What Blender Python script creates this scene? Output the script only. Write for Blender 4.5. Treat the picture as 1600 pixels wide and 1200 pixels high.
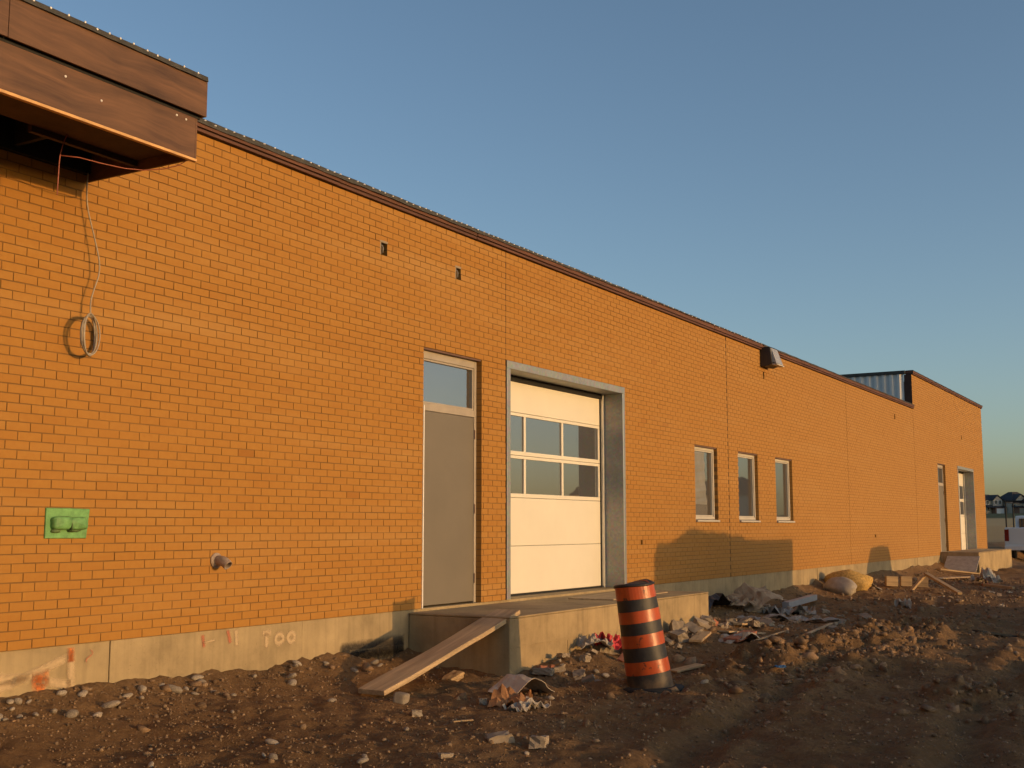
import bpy, bmesh, math, random
import numpy as np
from mathutils import Vector, Matrix, Quaternion

for o in list(bpy.data.objects):
    bpy.data.objects.remove(o)
scene = bpy.context.scene
col = scene.collection
R = math.radians
random.seed(7)
rng = np.random.default_rng(7)

# ------------------------------------------------------------------ camera
# world: x runs along the brick wall (away from the camera), the wall face is y = 0 (outside is -y), z = 0 is the foot of the brickwork
CAM = Vector((-5.52233, -7.39203, 0.86816))
YAW, PITCH, ROLL = R(59.152), R(6.9544), R(-0.0314)
cam_d = bpy.data.cameras.new('camera')
cam_d.sensor_width = 36.0
cam_d.lens = 36.0 * 1832.743 / 1600.0
cam_d.clip_start = 0.05
cam_d.clip_end = 8000
cam = bpy.data.objects.new('camera', cam_d)
col.objects.link(cam)
fwd = Vector((math.sin(YAW) * math.cos(PITCH), math.cos(YAW) * math.cos(PITCH), math.sin(PITCH)))
rgt = Vector((math.cos(YAW), -math.sin(YAW), 0))
upv = rgt.cross(fwd)
r2 = rgt * math.cos(ROLL) + upv * math.sin(ROLL)
u2 = -rgt * math.sin(ROLL) + upv * math.cos(ROLL)
cam.matrix_world = Matrix(((r2.x, u2.x, -fwd.x, CAM.x), (r2.y, u2.y, -fwd.y, CAM.y), (r2.z, u2.z, -fwd.z, CAM.z), (0, 0, 0, 1)))
scene.camera = cam

# ------------------------------------------------------------------ sky, sun, exposure
SUN = Vector((0.055, -1.0, 0.092)).normalized()
elev = math.asin(SUN.z)
azim = math.atan2(SUN.x, SUN.y)
world = bpy.data.worlds.new('World')
scene.world = world
world.use_nodes = True
wn = world.node_tree.nodes
wl = world.node_tree.links
wn.clear()
sky = wn.new('ShaderNodeTexSky')
sky.sky_type = 'NISHITA'
sky.sun_disc = False
sky.sun_elevation = elev
sky.sun_rotation = azim
sky.altitude = 200
sky.air_density = 0.8
sky.dust_density = 2.0
sky.ozone_density = 1.5
bg = wn.new('ShaderNodeBackground')
bg.inputs['Strength'].default_value = 0.15
wo = wn.new('ShaderNodeOutputWorld')
wl.new(sky.outputs[0], bg.inputs['Color'])
wl.new(bg.outputs[0], wo.inputs['Surface'])
sun_d = bpy.data.lights.new('sun', 'SUN')
sun_d.energy = 1.75
sun_d.angle = R(0.5)
sun_d.color = (1.0, 0.56, 0.21)
sun = bpy.data.objects.new('sun', sun_d)
col.objects.link(sun)
sun.location = (5, -40, 12)
sun.rotation_euler = (-SUN).to_track_quat('-Z', 'Y').to_euler()
scene.view_settings.view_transform = 'Standard'
scene.view_settings.look = 'None'
scene.view_settings.exposure = 0.6
scene.view_settings.gamma = 1.0
scene.view_settings.use_curve_mapping = False
scene.cycles.max_bounces = 6
scene.cycles.diffuse_bounces = 3
scene.cycles.use_denoising = True


# ------------------------------------------------------------------ materials
def nd(t, kind, **kw):
    n = t.nodes.new(kind)
    for k, v in kw.items():
        setattr(n, k, v)
    return n


def base_mat(name):
    m = bpy.data.materials.new(name)
    m.use_nodes = True
    t = m.node_tree
    return m, t, t.nodes['Principled BSDF']


def coords(t, scale=1.0, stretch=None, kind='Object'):
    c = nd(t, 'ShaderNodeTexCoord')
    mp = nd(t, 'ShaderNodeMapping')
    s = stretch or (1, 1, 1)
    mp.inputs['Scale'].default_value = (s[0] * scale, s[1] * scale, s[2] * scale)
    t.links.new(c.outputs[kind], mp.inputs['Vector'])
    return mp.outputs[0]


def noise(t, vec, scale, detail=5, rough=0.6):
    n = nd(t, 'ShaderNodeTexNoise')
    n.inputs['Scale'].default_value = scale
    n.inputs['Detail'].default_value = detail
    n.inputs['Roughness'].default_value = rough
    t.links.new(vec, n.inputs['Vector'])
    return n.outputs['Fac']


def ramp(t, fac, stops):
    r = nd(t, 'ShaderNodeValToRGB')
    cr = r.color_ramp
    while len(cr.elements) < len(stops):
        cr.elements.new(0.5)
    for e, (p, c) in zip(cr.elements, stops):
        e.position = p
        e.color = (c[0], c[1], c[2], 1)
    t.links.new(fac, r.inputs[0])
    return r.outputs[0]


def mixc(t, fac, a, b, mode='MIX'):
    m = nd(t, 'ShaderNodeMix', data_type='RGBA', blend_type=mode)
    for sock, v in ((m.inputs[0], fac), (m.inputs[6], a), (m.inputs[7], b)):
        if hasattr(v, 'is_linked'):
            t.links.new(v, sock)
        elif isinstance(v, (int, float)):
            sock.default_value = v
        else:
            sock.default_value = (v[0], v[1], v[2], 1)
    return m.outputs[2]


def maprange(t, v, a, b, c=0.0, d=1.0):
    n = nd(t, 'ShaderNodeMapRange')
    n.inputs[1].default_value = a
    n.inputs[2].default_value = b
    n.inputs[3].default_value = c
    n.inputs[4].default_value = d
    t.links.new(v, n.inputs[0])
    return n.outputs[0]


def bump(t, b, h, strength=0.3, dist=0.01):
    n = nd(t, 'ShaderNodeBump')
    n.inputs['Strength'].default_value = strength
    n.inputs['Distance'].default_value = dist
    t.links.new(h, n.inputs['Height'])
    t.links.new(n.outputs[0], b.inputs['Normal'])


def plain(name, c, rough=0.7, var=0.25, scale=6.0, bmp=0.15, metal=0.0, stretch=None, dist=0.01, tint=False, spec=0.4):
    """noise-varied single colour"""
    m, t, b = base_mat(name)
    v = coords(t, 1.0, stretch)
    n1 = noise(t, v, scale, 6)
    lo = [x * (1 - var) for x in c]
    hi = [min(1, x * (1 + var)) for x in c]
    cc = ramp(t, n1, [(0.3, lo), (0.7, hi)])
    if tint:
        a = nd(t, 'ShaderNodeAttribute', attribute_name='tint')
        k = maprange(t, a.outputs['Fac'], 0, 1, 0.6, 1.45)
        vm = nd(t, 'ShaderNodeVectorMath', operation='SCALE')
        t.links.new(cc, vm.inputs[0])
        t.links.new(k, vm.inputs['Scale'])
        cc = vm.outputs[0]
    t.links.new(cc, b.inputs['Base Color'])
    b.inputs['Roughness'].default_value = rough
    b.inputs['Metallic'].default_value = metal
    b.inputs['Specular IOR Level'].default_value = spec
    if bmp:
        n2 = noise(t, v, scale * 6, 5)
        bump(t, b, n2, bmp, dist)
    return m


def make_brick():
    m, t, b = base_mat('brick_clay')
    a = nd(t, 'ShaderNodeAttribute', attribute_name='tint')
    g = nd(t, 'ShaderNodeNewGeometry')
    base = ramp(t, a.outputs['Fac'], [(0.0, (0.300, 0.128, 0.024)), (0.15, (0.345, 0.160, 0.031)), (0.5, (0.368, 0.179, 0.036)), (0.85, (0.380, 0.190, 0.040)), (1.0, (0.405, 0.212, 0.052))])
    n = noise(t, g.outputs['Position'], 17, 6, 0.7)
    c1 = mixc(t, maprange(t, n, 0.35, 0.72, 0.0, 0.65), base, (0.32, 0.14, 0.027))
    n2 = noise(t, g.outputs['Position'], 0.55, 4)
    c2 = mixc(t, maprange(t, n2, 0.45, 0.75, 0.0, 0.22), c1, (0.36, 0.175, 0.045))
    # faint whitish bloom left by the mortar wash
    n3 = noise(t, g.outputs['Position'], 2.2, 6, 0.7)
    c3 = mixc(t, maprange(t, n3, 0.58, 0.8, 0.0, 0.18), c2, (0.40, 0.235, 0.09))
    # pale wash bands left along the scaffold lifts
    mpb = nd(t, 'ShaderNodeMapping')
    mpb.inputs['Scale'].default_value = (0.22, 1.0, 2.6)
    t.links.new(g.outputs['Position'], mpb.inputs['Vector'])
    nb = noise(t, mpb.outputs[0], 1.3, 5, 0.6)
    c3 = mixc(t, maprange(t, nb, 0.5, 0.72, 0.0, 0.42), c3, (0.41, 0.245, 0.085))
    c3 = mixc(t, maprange(t, nb, 0.42, 0.25, 0.0, 0.35), c3, (0.30, 0.125, 0.022))
    # paler toward the far end: haze and grazing light put into the colour
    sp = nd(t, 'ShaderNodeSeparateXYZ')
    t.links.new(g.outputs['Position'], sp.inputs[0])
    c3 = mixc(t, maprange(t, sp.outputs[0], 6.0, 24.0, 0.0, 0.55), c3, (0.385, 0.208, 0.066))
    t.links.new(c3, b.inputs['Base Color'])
    b.inputs['Roughness'].default_value = 0.82
    b.inputs['Specular IOR Level'].default_value = 0.25
    bump(t, b, noise(t, g.outputs['Position'], 160, 3), 0.25, 0.003)
    return m


def make_concrete(name, c, streak=True, scale=1.0):
    m, t, b = base_mat(name)
    g = nd(t, 'ShaderNodeNewGeometry')
    n1 = noise(t, g.outputs['Position'], 1.6 * scale, 8, 0.65)
    c1 = ramp(t, n1, [(0.28, [x * 0.60 for x in c]), (0.5, c), (0.72, [min(1, x * 1.28) for x in c])])
    if streak:
        mp = nd(t, 'ShaderNodeMapping')
        mp.inputs['Scale'].default_value = (14, 14, 0.9)
        t.links.new(g.outputs['Position'], mp.inputs['Vector'])
        n2 = noise(t, mp.outputs[0], 1.0, 4)
        c1 = mixc(t, maprange(t, n2, 0.48, 0.75, 0, 0.5), c1, [x * 0.6 for x in c])
    n4 = noise(t, g.outputs['Position'], 60, 3)
    c1 = mixc(t, maprange(t, n4, 0.62, 0.74, 0, 0.45), c1, [x * 0.5 for x in c])
    t.links.new(c1, b.inputs['Base Color'])
    b.inputs['Roughness'].default_value = 0.88
    b.inputs['Specular IOR Level'].default_value = 0.25
    bump(t, b, noise(t, g.outputs['Position'], 45 * scale, 6), 0.3, 0.008)
    return m


def make_soil():
    m, t, b = base_mat('soil')
    g = nd(t, 'ShaderNodeNewGeometry')
    P = g.outputs['Position']
    n1 = noise(t, P, 0.9, 9, 0.65)
    c = ramp(t, n1, [(0.25, (0.19, 0.106, 0.046)), (0.5, (0.29, 0.170, 0.074)), (0.75, (0.38, 0.24, 0.115))])
    n2 = noise(t, P, 18, 8, 0.75)
    c = mixc(t, maprange(t, n2, 0.38, 0.62, 0.0, 0.75), c, (0.165, 0.095, 0.044))
    n3 = noise(t, P, 75, 3, 0.6)
    c = mixc(t, maprange(t, n3, 0.60, 0.70, 0.0, 0.7), c, (0.30, 0.24, 0.17))
    # far away the bare soil gives way to a dry field and then green grass
    sx = nd(t, 'ShaderNodeVectorMath', operation='LENGTH')
    t.links.new(P, sx.inputs[0])
    nf = noise(t, P, 0.02, 4)
    dd = nd(t, 'ShaderNodeMath', operation='MULTIPLY_ADD')
    t.links.new(nf, dd.inputs[0])
    dd.inputs[1].default_value = 50
    t.links.new(sx.outputs['Value'], dd.inputs[2])
    c = mixc(t, maprange(t, dd.outputs[0], 90, 130, 0, 1), c, (0.46, 0.32, 0.15))
    ng = noise(t, P, 0.35, 6)
    green = ramp(t, ng, [(0.3, (0.05, 0.062, 0.025)), (0.7, (0.085, 0.098, 0.04))])
    c = mixc(t, maprange(t, dd.outputs[0], 215, 250, 0, 1), c, green)
    t.links.new(c, b.inputs['Base Color'])
    b.inputs['Roughness'].default_value = 0.95
    b.inputs['Specular IOR Level'].default_value = 0.15
    bump(t, b, noise(t, P, 30, 10, 0.78), 1.0, 0.04)
    return m


def make_plywood():
    m, t, b = base_mat('stained_plywood')
    v = coords(t, 1.0)
    wob = nd(t, 'ShaderNodeTexNoise')
    wob.inputs['Scale'].default_value = 1.6
    t.links.new(v, wob.inputs['Vector'])
    add = nd(t, 'ShaderNodeVectorMath', operation='MULTIPLY_ADD')
    t.links.new(wob.outputs['Color'], add.inputs[0])
    add.inputs[1].default_value = (0.14, 0.14, 0.16)
    t.links.new(v, add.inputs[2])
    mp = nd(t, 'ShaderNodeMapping')
    mp.inputs['Scale'].default_value = (0.7, 3.0, 9.0)
    t.links.new(add.outputs[0], mp.inputs['Vector'])
    n0 = noise(t, mp.outputs[0], 2.2, 6, 0.62)
    c = ramp(t, n0, [(0.28, (0.045, 0.018, 0.008)), (0.5, (0.100, 0.044, 0.019)), (0.72, (0.165, 0.076, 0.033))])
    n1 = noise(t, v, 2.3, 3, 0.5)
    c = mixc(t, maprange(t, n1, 0.4, 0.75, 0, 0.55), c, (0.165, 0.078, 0.034))
    vor = nd(t, 'ShaderNodeTexVoronoi')
    vor.inputs['Scale'].default_value = 2.6
    t.links.new(v, vor.inputs['Vector'])
    c = mixc(t, maprange(t, vor.outputs['Distance'], 0.03, 0.10, 0.75, 0.0), c, (0.038, 0.016, 0.009))
    t.links.new(c, b.inputs['Base Color'])
    b.inputs['Roughness'].default_value = 0.65
    bump(t, b, n0, 0.2, 0.004)
    return m


def make_glass(name, dark=(0.03, 0.03, 0.03), refl=0.5):
    m, t, b = base_mat(name)
    out = t.nodes['Material Output']
    b.inputs['Base Color'].default_value = (*dark, 1)
    b.inputs['Roughness'].default_value = 0.4
    gl = nd(t, 'ShaderNodeBsdfGlossy')
    gl.inputs['Color'].default_value = (0.93, 0.95, 0.95, 1)
    gl.inputs['Roughness'].default_value = 0.015
    g = nd(t, 'ShaderNodeNewGeometry')
    n = noise(t, g.outputs['Position'], 1.3, 2)
    bp = nd(t, 'ShaderNodeBump')
    bp.inputs['Strength'].default_value = 0.04
    bp.inputs['Distance'].default_value = 0.02
    t.links.new(n, bp.inputs['Height'])
    t.links.new(bp.outputs[0], gl.inputs['Normal'])
    mx = nd(t, 'ShaderNodeMixShader')
    mx.inputs[0].default_value = refl
    t.links.new(b.outputs[0], mx.inputs[1])
    t.links.new(gl.outputs[0], mx.inputs[2])
    t.links.new(mx.outputs[0], out.inputs['Surface'])
    return m


def make_galv():
    m, t, b = base_mat('galvanised_steel')
    g = nd(t, 'ShaderNodeNewGeometry')
    v = nd(t, 'ShaderNodeTexVoronoi')
    v.inputs['Scale'].default_value = 30
    t.links.new(g.outputs['Position'], v.inputs['Vector'])
    n = noise(t, g.outputs['Position'], 3.0, 6)
    c = mixc(t, n, (0.26, 0.27, 0.27), (0.44, 0.44, 0.42))
    hs = mixc(t, 0.22, c, v.outputs['Color'], 'MULTIPLY')
    t.links.new(hs, b.inputs['Base Color'])
    b.inputs['Metallic'].default_value = 0.55
    b.inputs['Roughness'].default_value = 0.5
    return m


def make_paint_mark(name, c, cover):
    m, t, b = base_mat(name)
    out = t.nodes['Material Output']
    b.inputs['Base Color'].default_value = (*c, 1)
    b.inputs['Roughness'].default_value = 0.8
    g = nd(t, 'ShaderNodeNewGeometry')
    n = noise(t, g.outputs['Position'], 26, 6, 0.7)
    a = nd(t, 'ShaderNodeAttribute', attribute_name='tint')
    ad = nd(t, 'ShaderNodeMath', operation='MULTIPLY_ADD')
    t.links.new(n, ad.inputs[0])
    ad.inputs[1].default_value = 0.7
    t.links.new(a.outputs['Fac'], ad.inputs[2])
    f = maprange(t, ad.outputs[0], 0.40, 1.15, 0.0, cover)
    tr = nd(t, 'ShaderNodeBsdfTransparent')
    mx = nd(t, 'ShaderNodeMixShader')
    t.links.new(f, mx.inputs[0])
    t.links.new(tr.outputs[0], mx.inputs[1])
    t.links.new(b.outputs[0], mx.inputs[2])
    t.links.new(mx.outputs[0], out.inputs['Surface'])
    return m


M = {
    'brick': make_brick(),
    'mortar': plain('mortar', (0.195, 0.104, 0.034), 0.95, 0.3, 1.6, 0.3),
    'foundation': make_concrete('cast_concrete', (0.34, 0.26, 0.145)),
    'landing': make_concrete('landing_concrete', (0.365, 0.27, 0.145)),
    'rubble': make_concrete('rubble_concrete', (0.29, 0.235, 0.17), False, 3),
    'soil': make_soil(),
    'ply': make_plywood(),
    'rawply': plain('raw_plywood_edge', (0.62, 0.36, 0.15), 0.75, 0.2, 10, 0.1),
    'brownwood': plain('brown_board', (0.115, 0.046, 0.025), 0.7, 0.3, 4, 0.2, stretch=(0.3, 3, 6)),
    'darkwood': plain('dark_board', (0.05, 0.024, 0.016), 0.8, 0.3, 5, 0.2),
    'membrane': plain('roof_membrane', (0.055, 0.052, 0.045), 0.75, 0.3, 14, 0.6),
    'white': plain('white_paint', (0.78, 0.76, 0.72), 0.55, 0.05, 3, 0.03),
    'doorcream': plain('white_door_panel', (0.70, 0.655, 0.545), 0.5, 0.035, 2.0, 0.02),
    'doorgrey': plain('grey_door_paint', (0.165, 0.142, 0.108), 0.5, 0.06, 2.2, 0.03),
    'frametan': plain('tan_frame', (0.36, 0.31, 0.25), 0.55, 0.12, 5, 0.05),
    'primer': plain('primed_steel_frame', (0.14, 0.075, 0.05), 0.6, 0.2, 5, 0.05),
    'vinyl': plain('window_vinyl', (0.50, 0.455, 0.38), 0.5, 0.06, 4, 0.03),
    'galv': make_galv(),
    'brightsteel': plain('bright_track_steel', (0.62, 0.61, 0.58), 0.32, 0.12, 6, 0.03, metal=0.7),
    'black': plain('black_seal', (0.012, 0.012, 0.012), 0.7, 0.2, 5, 0.1),
    'glass': make_glass('window_glass', (0.050, 0.043, 0.034), 0.33),
    'doorglass': make_glass('door_glass', (0.055, 0.047, 0.036), 0.30),
    'orange': None, 'rubber': None,
    'green': plain('green_plastic', (0.135, 0.315, 0.10), 0.5, 0.32, 13, 0.35),
    'greendark': plain('green_plastic_grime', (0.10, 0.16, 0.06), 0.7, 0.35, 18, 0.3),
    'pipe': plain('weathered_copper', (0.33, 0.255, 0.195), 0.6, 0.3, 24, 0.3, metal=0.2),
    'wire': plain('grey_cable', (0.34, 0.30, 0.24), 0.5, 0.15, 30, 0.0),
    'redwire': plain('red_cable', (0.42, 0.14, 0.11), 0.5, 0.15, 30, 0.0),
    'plank': plain('weathered_plank', (0.42, 0.305, 0.175), 0.85, 0.3, 2.2, 0.4, stretch=(0.7, 9, 9)),
    'wood': plain('new_lumber', (0.42, 0.29, 0.15), 0.8, 0.25, 3, 0.3, stretch=(1, 8, 8)),
    'paper': plain('dirty_white_paper', (0.37, 0.32, 0.255), 0.85, 0.2, 7, 0.2),
    'poly': plain('grey_plastic_sheet', (0.27, 0.235, 0.195), 0.55, 0.2, 6, 0.15),
    'film': plain('grey_protective_film', (0.21, 0.195, 0.165), 0.3, 0.2, 3, 0.05),
    'palebag': plain('pale_cement_bag', (0.52, 0.44, 0.34), 0.85, 0.15, 5, 0.2),
    'kraft': plain('brown_paper_bag', (0.33, 0.16, 0.065), 0.8, 0.3, 8, 0.2),
    'card': plain('wet_cardboard', (0.34, 0.25, 0.16), 0.88, 0.25, 4, 0.2),
    'straw': plain('straw_sack', (0.52, 0.33, 0.10), 0.9, 0.35, 26, 0.8),
    'red': plain('red_cloth', (0.52, 0.045, 0.05), 0.75, 0.2, 9, 0.2),
    'blue': plain('blue_scrap', (0.06, 0.17, 0.33), 0.6, 0.2, 9, 0.1),
    'redbrick': plain('red_brick_rubble', (0.33, 0.13, 0.075), 0.9, 0.25, 15, 0.4),
    'stone': plain('fieldstone', (0.27, 0.225, 0.17), 0.85, 0.4, 5, 0.35, tint=True),
    'gravel': plain('gravel_stone', (0.20, 0.135, 0.078), 0.9, 0.35, 30, 0.3, tint=True),
    'clod': plain('soil_lump', (0.215, 0.135, 0.072), 0.95, 0.35, 16, 0.9, tint=True),
    'greypipe': plain('grey_pipe_plastic', (0.30, 0.31, 0.33), 0.45, 0.12, 6, 0.05),
    'tarp': plain('black_membrane_sheet', (0.018, 0.018, 0.019), 0.55, 0.3, 6, 0.2),
    'corr': plain('corrugated_steel', (0.58, 0.57, 0.55), 0.5, 0.1, 2, 0.03, metal=0.15),
    'core': plain('block_core', (0.30, 0.28, 0.25), 0.9, 0.2, 3, 0.2),
    'fixture': plain('bronze_fixture', (0.035, 0.030, 0.027), 0.5, 0.2, 5, 0.05),
    'lens': plain('lamp_lens', (0.34, 0.33, 0.31), 0.2, 0.1, 5, 0.0),
    'carwhite': plain('white_car_paint', (0.72, 0.72, 0.72), 0.25, 0.03, 2, 0.0, spec=0.6),
    'taillight': plain('tail_light', (0.22, 0.018, 0.013), 0.25, 0.3, 4, 0.0),
    'tyre': plain('tyre', (0.02, 0.02, 0.02), 0.85, 0.2, 9, 0.2),
    'roofshingle': plain('dark_shingles', (0.045, 0.042, 0.045), 0.9, 0.25, 1.2, 0.3),
    'siding': plain('tan_siding', (0.58, 0.46, 0.32), 0.85, 0.08, 0.6, 0.1),
    'siding2': plain('grey_siding', (0.48, 0.40, 0.31), 0.85, 0.08, 0.6, 0.1),
    'housebrick': plain('house_brick', (0.25, 0.13, 0.085), 0.9, 0.2, 2, 0.2),
    'paint_o': make_paint_mark('orange_spray_paint', (0.80, 0.24, 0.05), 0.85),
    'paint_p': make_paint_mark('pale_chalk_paint', (0.62, 0.46, 0.27), 0.75),
    'paint_r': make_paint_mark('red_crayon', (0.50, 0.15, 0.08), 0.7),
    'tar': make_paint_mark('damp_proofing_tar', (0.02, 0.018, 0.016), 1.0),
    'bluemetal': plain('container_paint', (0.08, 0.13, 0.10), 0.6, 0.2, 2, 0.1),
}


def make_drum_mats():
    m, t, b = base_mat('orange_reflective_band')
    v = coords(t, 1.0)
    n = noise(t, v, 5, 6, 0.7)
    c = ramp(t, n, [(0.3, (0.37, 0.055, 0.010)), (0.65, (0.47, 0.082, 0.015))])
    n2 = noise(t, v, 11, 4, 0.65)
    c = mixc(t, maprange(t, n2, 0.61, 0.66, 0, 0.85), c, (0.06, 0.03, 0.02))
    mp3 = nd(t, 'ShaderNodeMapping')
    mp3.inputs['Scale'].default_value = (5, 5, 1.2)
    t.links.new(v, mp3.inputs['Vector'])
    n3 = noise(t, mp3.outputs[0], 3, 5, 0.7)
    c = mixc(t, maprange(t, n3, 0.5, 0.75, 0, 0.5), c, (0.20, 0.075, 0.03))
    t.links.new(c, b.inputs['Base Color'])
    b.inputs['Roughness'].default_value = 0.36
    b.inputs['Specular IOR Level'].default_value = 0.45
    bump(t, b, noise(t, v, 7, 4), 0.25, 0.02)
    M['orange'] = m
    m, t, b = base_mat('black_drum_band')
    v = coords(t, 1.0)
    n = noise(t, v, 8, 6, 0.7)
    c = ramp(t, n, [(0.35, (0.013, 0.012, 0.012)), (0.7, (0.035, 0.030, 0.027))])
    sz = nd(t, 'ShaderNodeSeparateXYZ')
    t.links.new(v, sz.inputs[0])
    hz = nd(t, 'ShaderNodeMath', operation='MULTIPLY_ADD')
    t.links.new(n, hz.inputs[0])
    hz.inputs[1].default_value = -0.25
    t.links.new(sz.outputs[2], hz.inputs[2])
    c = mixc(t, maprange(t, hz.outputs[0], -0.12, 0.02, 0.8, 0.0), c, (0.16, 0.10, 0.05))
    t.links.new(c, b.inputs['Base Color'])
    b.inputs['Roughness'].default_value = 0.55
    bump(t, b, noise(t, v, 7, 4), 0.25, 0.02)
    M['rubber'] = m


make_drum_mats()


# ------------------------------------------------------------------ mesh helpers
class MB:
    def __init__(s):
        s.v, s.f, s.t = [], [], []

    def add(s, vs, fs, tint=0.5):
        k = len(s.v)
        s.v += [tuple(p) for p in vs]
        s.f += [tuple(i + k for i in q) for q in fs]
        s.t += [tint] * len(vs)
        return s

    def box(s, a, b, tint=0.5):
        (x0, y0, z0), (x1, y1, z1) = a, b
        return s.add([(x0, y0, z0), (x1, y0, z0), (x1, y1, z0), (x0, y1, z0), (x0, y0, z1), (x1, y0, z1), (x1, y1, z1), (x0, y1, z1)],
                     [(0, 3, 2, 1), (4, 5, 6, 7), (0, 1, 5, 4), (1, 2, 6, 5), (2, 3, 7, 6), (3, 0, 4, 7)], tint)

    def tube(s, pts, r, n=8, cap=True, r1=None):
        pts = [Vector(p) for p in pts]
        m = len(pts)
        vs, fs = [], []
        prev = None
        for i, p in enumerate(pts):
            d = (pts[min(i + 1, m - 1)] - pts[max(i - 1, 0)])
            d = d.normalized() if d.length > 1e-9 else Vector((0, 0, 1))
            ref = prev if prev is not None else (Vector((0, 0, 1)) if abs(d.z) < 0.9 else Vector((1, 0, 0)))
            a = (ref - d * ref.dot(d)).normalized()
            prev = a
            c = d.cross(a)
            rr = r if r1 is None else r + (r1 - r) * i / max(1, m - 1)
            for k in range(n):
                th = 2 * math.pi * k / n
                vs.append(p + a * math.cos(th) * rr + c * math.sin(th) * rr)
        for i in range(m - 1):
            for k in range(n):
                k2 = (k + 1) % n
                fs.append((i * n + k, i * n + k2, (i + 1) * n + k2, (i + 1) * n + k))
        if cap:
            fs.append(tuple(range(n))[::-1])
            fs.append(tuple((m - 1) * n + k for k in range(n)))
        return s.add(vs, fs)

    def lathe(s, prof, n=32, center=(0, 0, 0), close=True):
        vs, fs = [], []
        for (r, z) in prof:
            for k in range(n):
                th = 2 * math.pi * k / n
                vs.append((center[0] + r * math.cos(th), center[1] + r * math.sin(th), center[2] + z))
        m = len(prof)
        for i in range(m - 1):
            for k in range(n):
                k2 = (k + 1) % n
                fs.append((i * n + k, i * n + k2, (i + 1) * n + k2, (i + 1) * n + k))
        if close:
            fs.append(tuple(range(n))[::-1])
            fs.append(tuple((m - 1) * n + k for k in range(n)))
        return s.add(vs, fs)

    def prism(s, poly, axis, a, b):
        """extrude a 2D polygon along axis ('x','y','z') from a to b"""
        n = len(poly)

        def p3(q, h):
            return {'x': (h, q[0], q[1]), 'y': (q[0], h, q[1]), 'z': (q[0], q[1], h)}[axis]
        vs = [p3(q, a) for q in poly] + [p3(q, b) for q in poly]
        fs = [tuple(range(n)), tuple(range(2 * n - 1, n - 1, -1))]
        for i in range(n):
            j = (i + 1) % n
            fs.append((i, i + n, j + n, j))
        return s.add(vs, fs)

    def mesh(s, name, mat, smooth=False):
        me = bpy.data.meshes.new(name)
        me.from_pydata(s.v, [], s.f)
        a = me.attributes.new('tint', 'FLOAT', 'POINT')
        a.data.foreach_set('value', np.array(s.t, dtype=np.float32))
        me.materials.append(mat)
        if smooth:
            me.polygons.foreach_set('use_smooth', [True] * len(me.polygons))
        me.update()
        bm = bmesh.new()
        bm.from_mesh(me)
        bmesh.ops.recalc_face_normals(bm, faces=bm.faces)
        bm.to_mesh(me)
        bm.free()
        return me

    def build(s, name, mat, parent=None, smooth=False, bevel=0.0):
        o = bpy.data.objects.new(name, s.mesh(name, mat, smooth))
        col.objects.link(o)
        if parent is not None:
            o.parent = parent
            # part coordinates are given in the parent's own space
        if bevel:
            md = o.modifiers.new('bevel', 'BEVEL')
            md.width = bevel
            md.segments = 2
            md.limit_method = 'ANGLE'
        return o


def empty(name, loc=(0, 0, 0), rz=0.0):
    o = bpy.data.objects.new(name, None)
    o.empty_display_size = 0.2
    col.objects.link(o)
    o.location = loc
    o.rotation_euler = (0, 0, rz)
    return o


def tag(o, label=None, cat=None, group=None, kind=None):
    for k, v in (('label', label), ('category', cat), ('group', group), ('kind', kind)):
        if v:
            o[k] = v
    return o


# value noise in numpy
def _hash(ix, iy, seed):
    h = (ix.astype(np.int64) * 374761393 + iy.astype(np.int64) * 668265263 + seed * 974634777) & 0x7fffffff
    h = ((h ^ (h >> 13)) * 1274126177) & 0x7fffffff
    h = h ^ (h >> 16)
    return (h & 0xffff) / 65535.0


def vnoise(x, y, seed=0):
    x = np.asarray(x, float)
    y = np.asarray(y, float)
    ix, iy = np.floor(x), np.floor(y)
    fx, fy = x - ix, y - iy
    fx = fx * fx * (3 - 2 * fx)
    fy = fy * fy * (3 - 2 * fy)
    a = _hash(ix, iy, seed)
    b = _hash(ix + 1, iy, seed)
    c = _hash(ix, iy + 1, seed)
    d = _hash(ix + 1, iy + 1, seed)
    return (a + (b - a) * fx) * (1 - fy) + (c + (d - c) * fx) * fy - 0.5


def fbm(x, y, seed=0, octv=4, gain=0.5):
    s, amp, f = 0, 1.0, 1.0
    for i in range(octv):
        s = s + amp * vnoise(x * f + 17.3 * i, y * f - 9.1 * i, seed + i)
        amp *= gain
        f *= 2.03
    return s


def sstep(a, b, x):
    t = np.clip((x - a) / (b - a), 0, 1)
    return t * t * (3 - 2 * t)


def gauss(x, y, cx, cy, sx, sy):
    return np.exp(-((x - cx) / sx) ** 2 - ((y - cy) / sy) ** 2)


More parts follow.
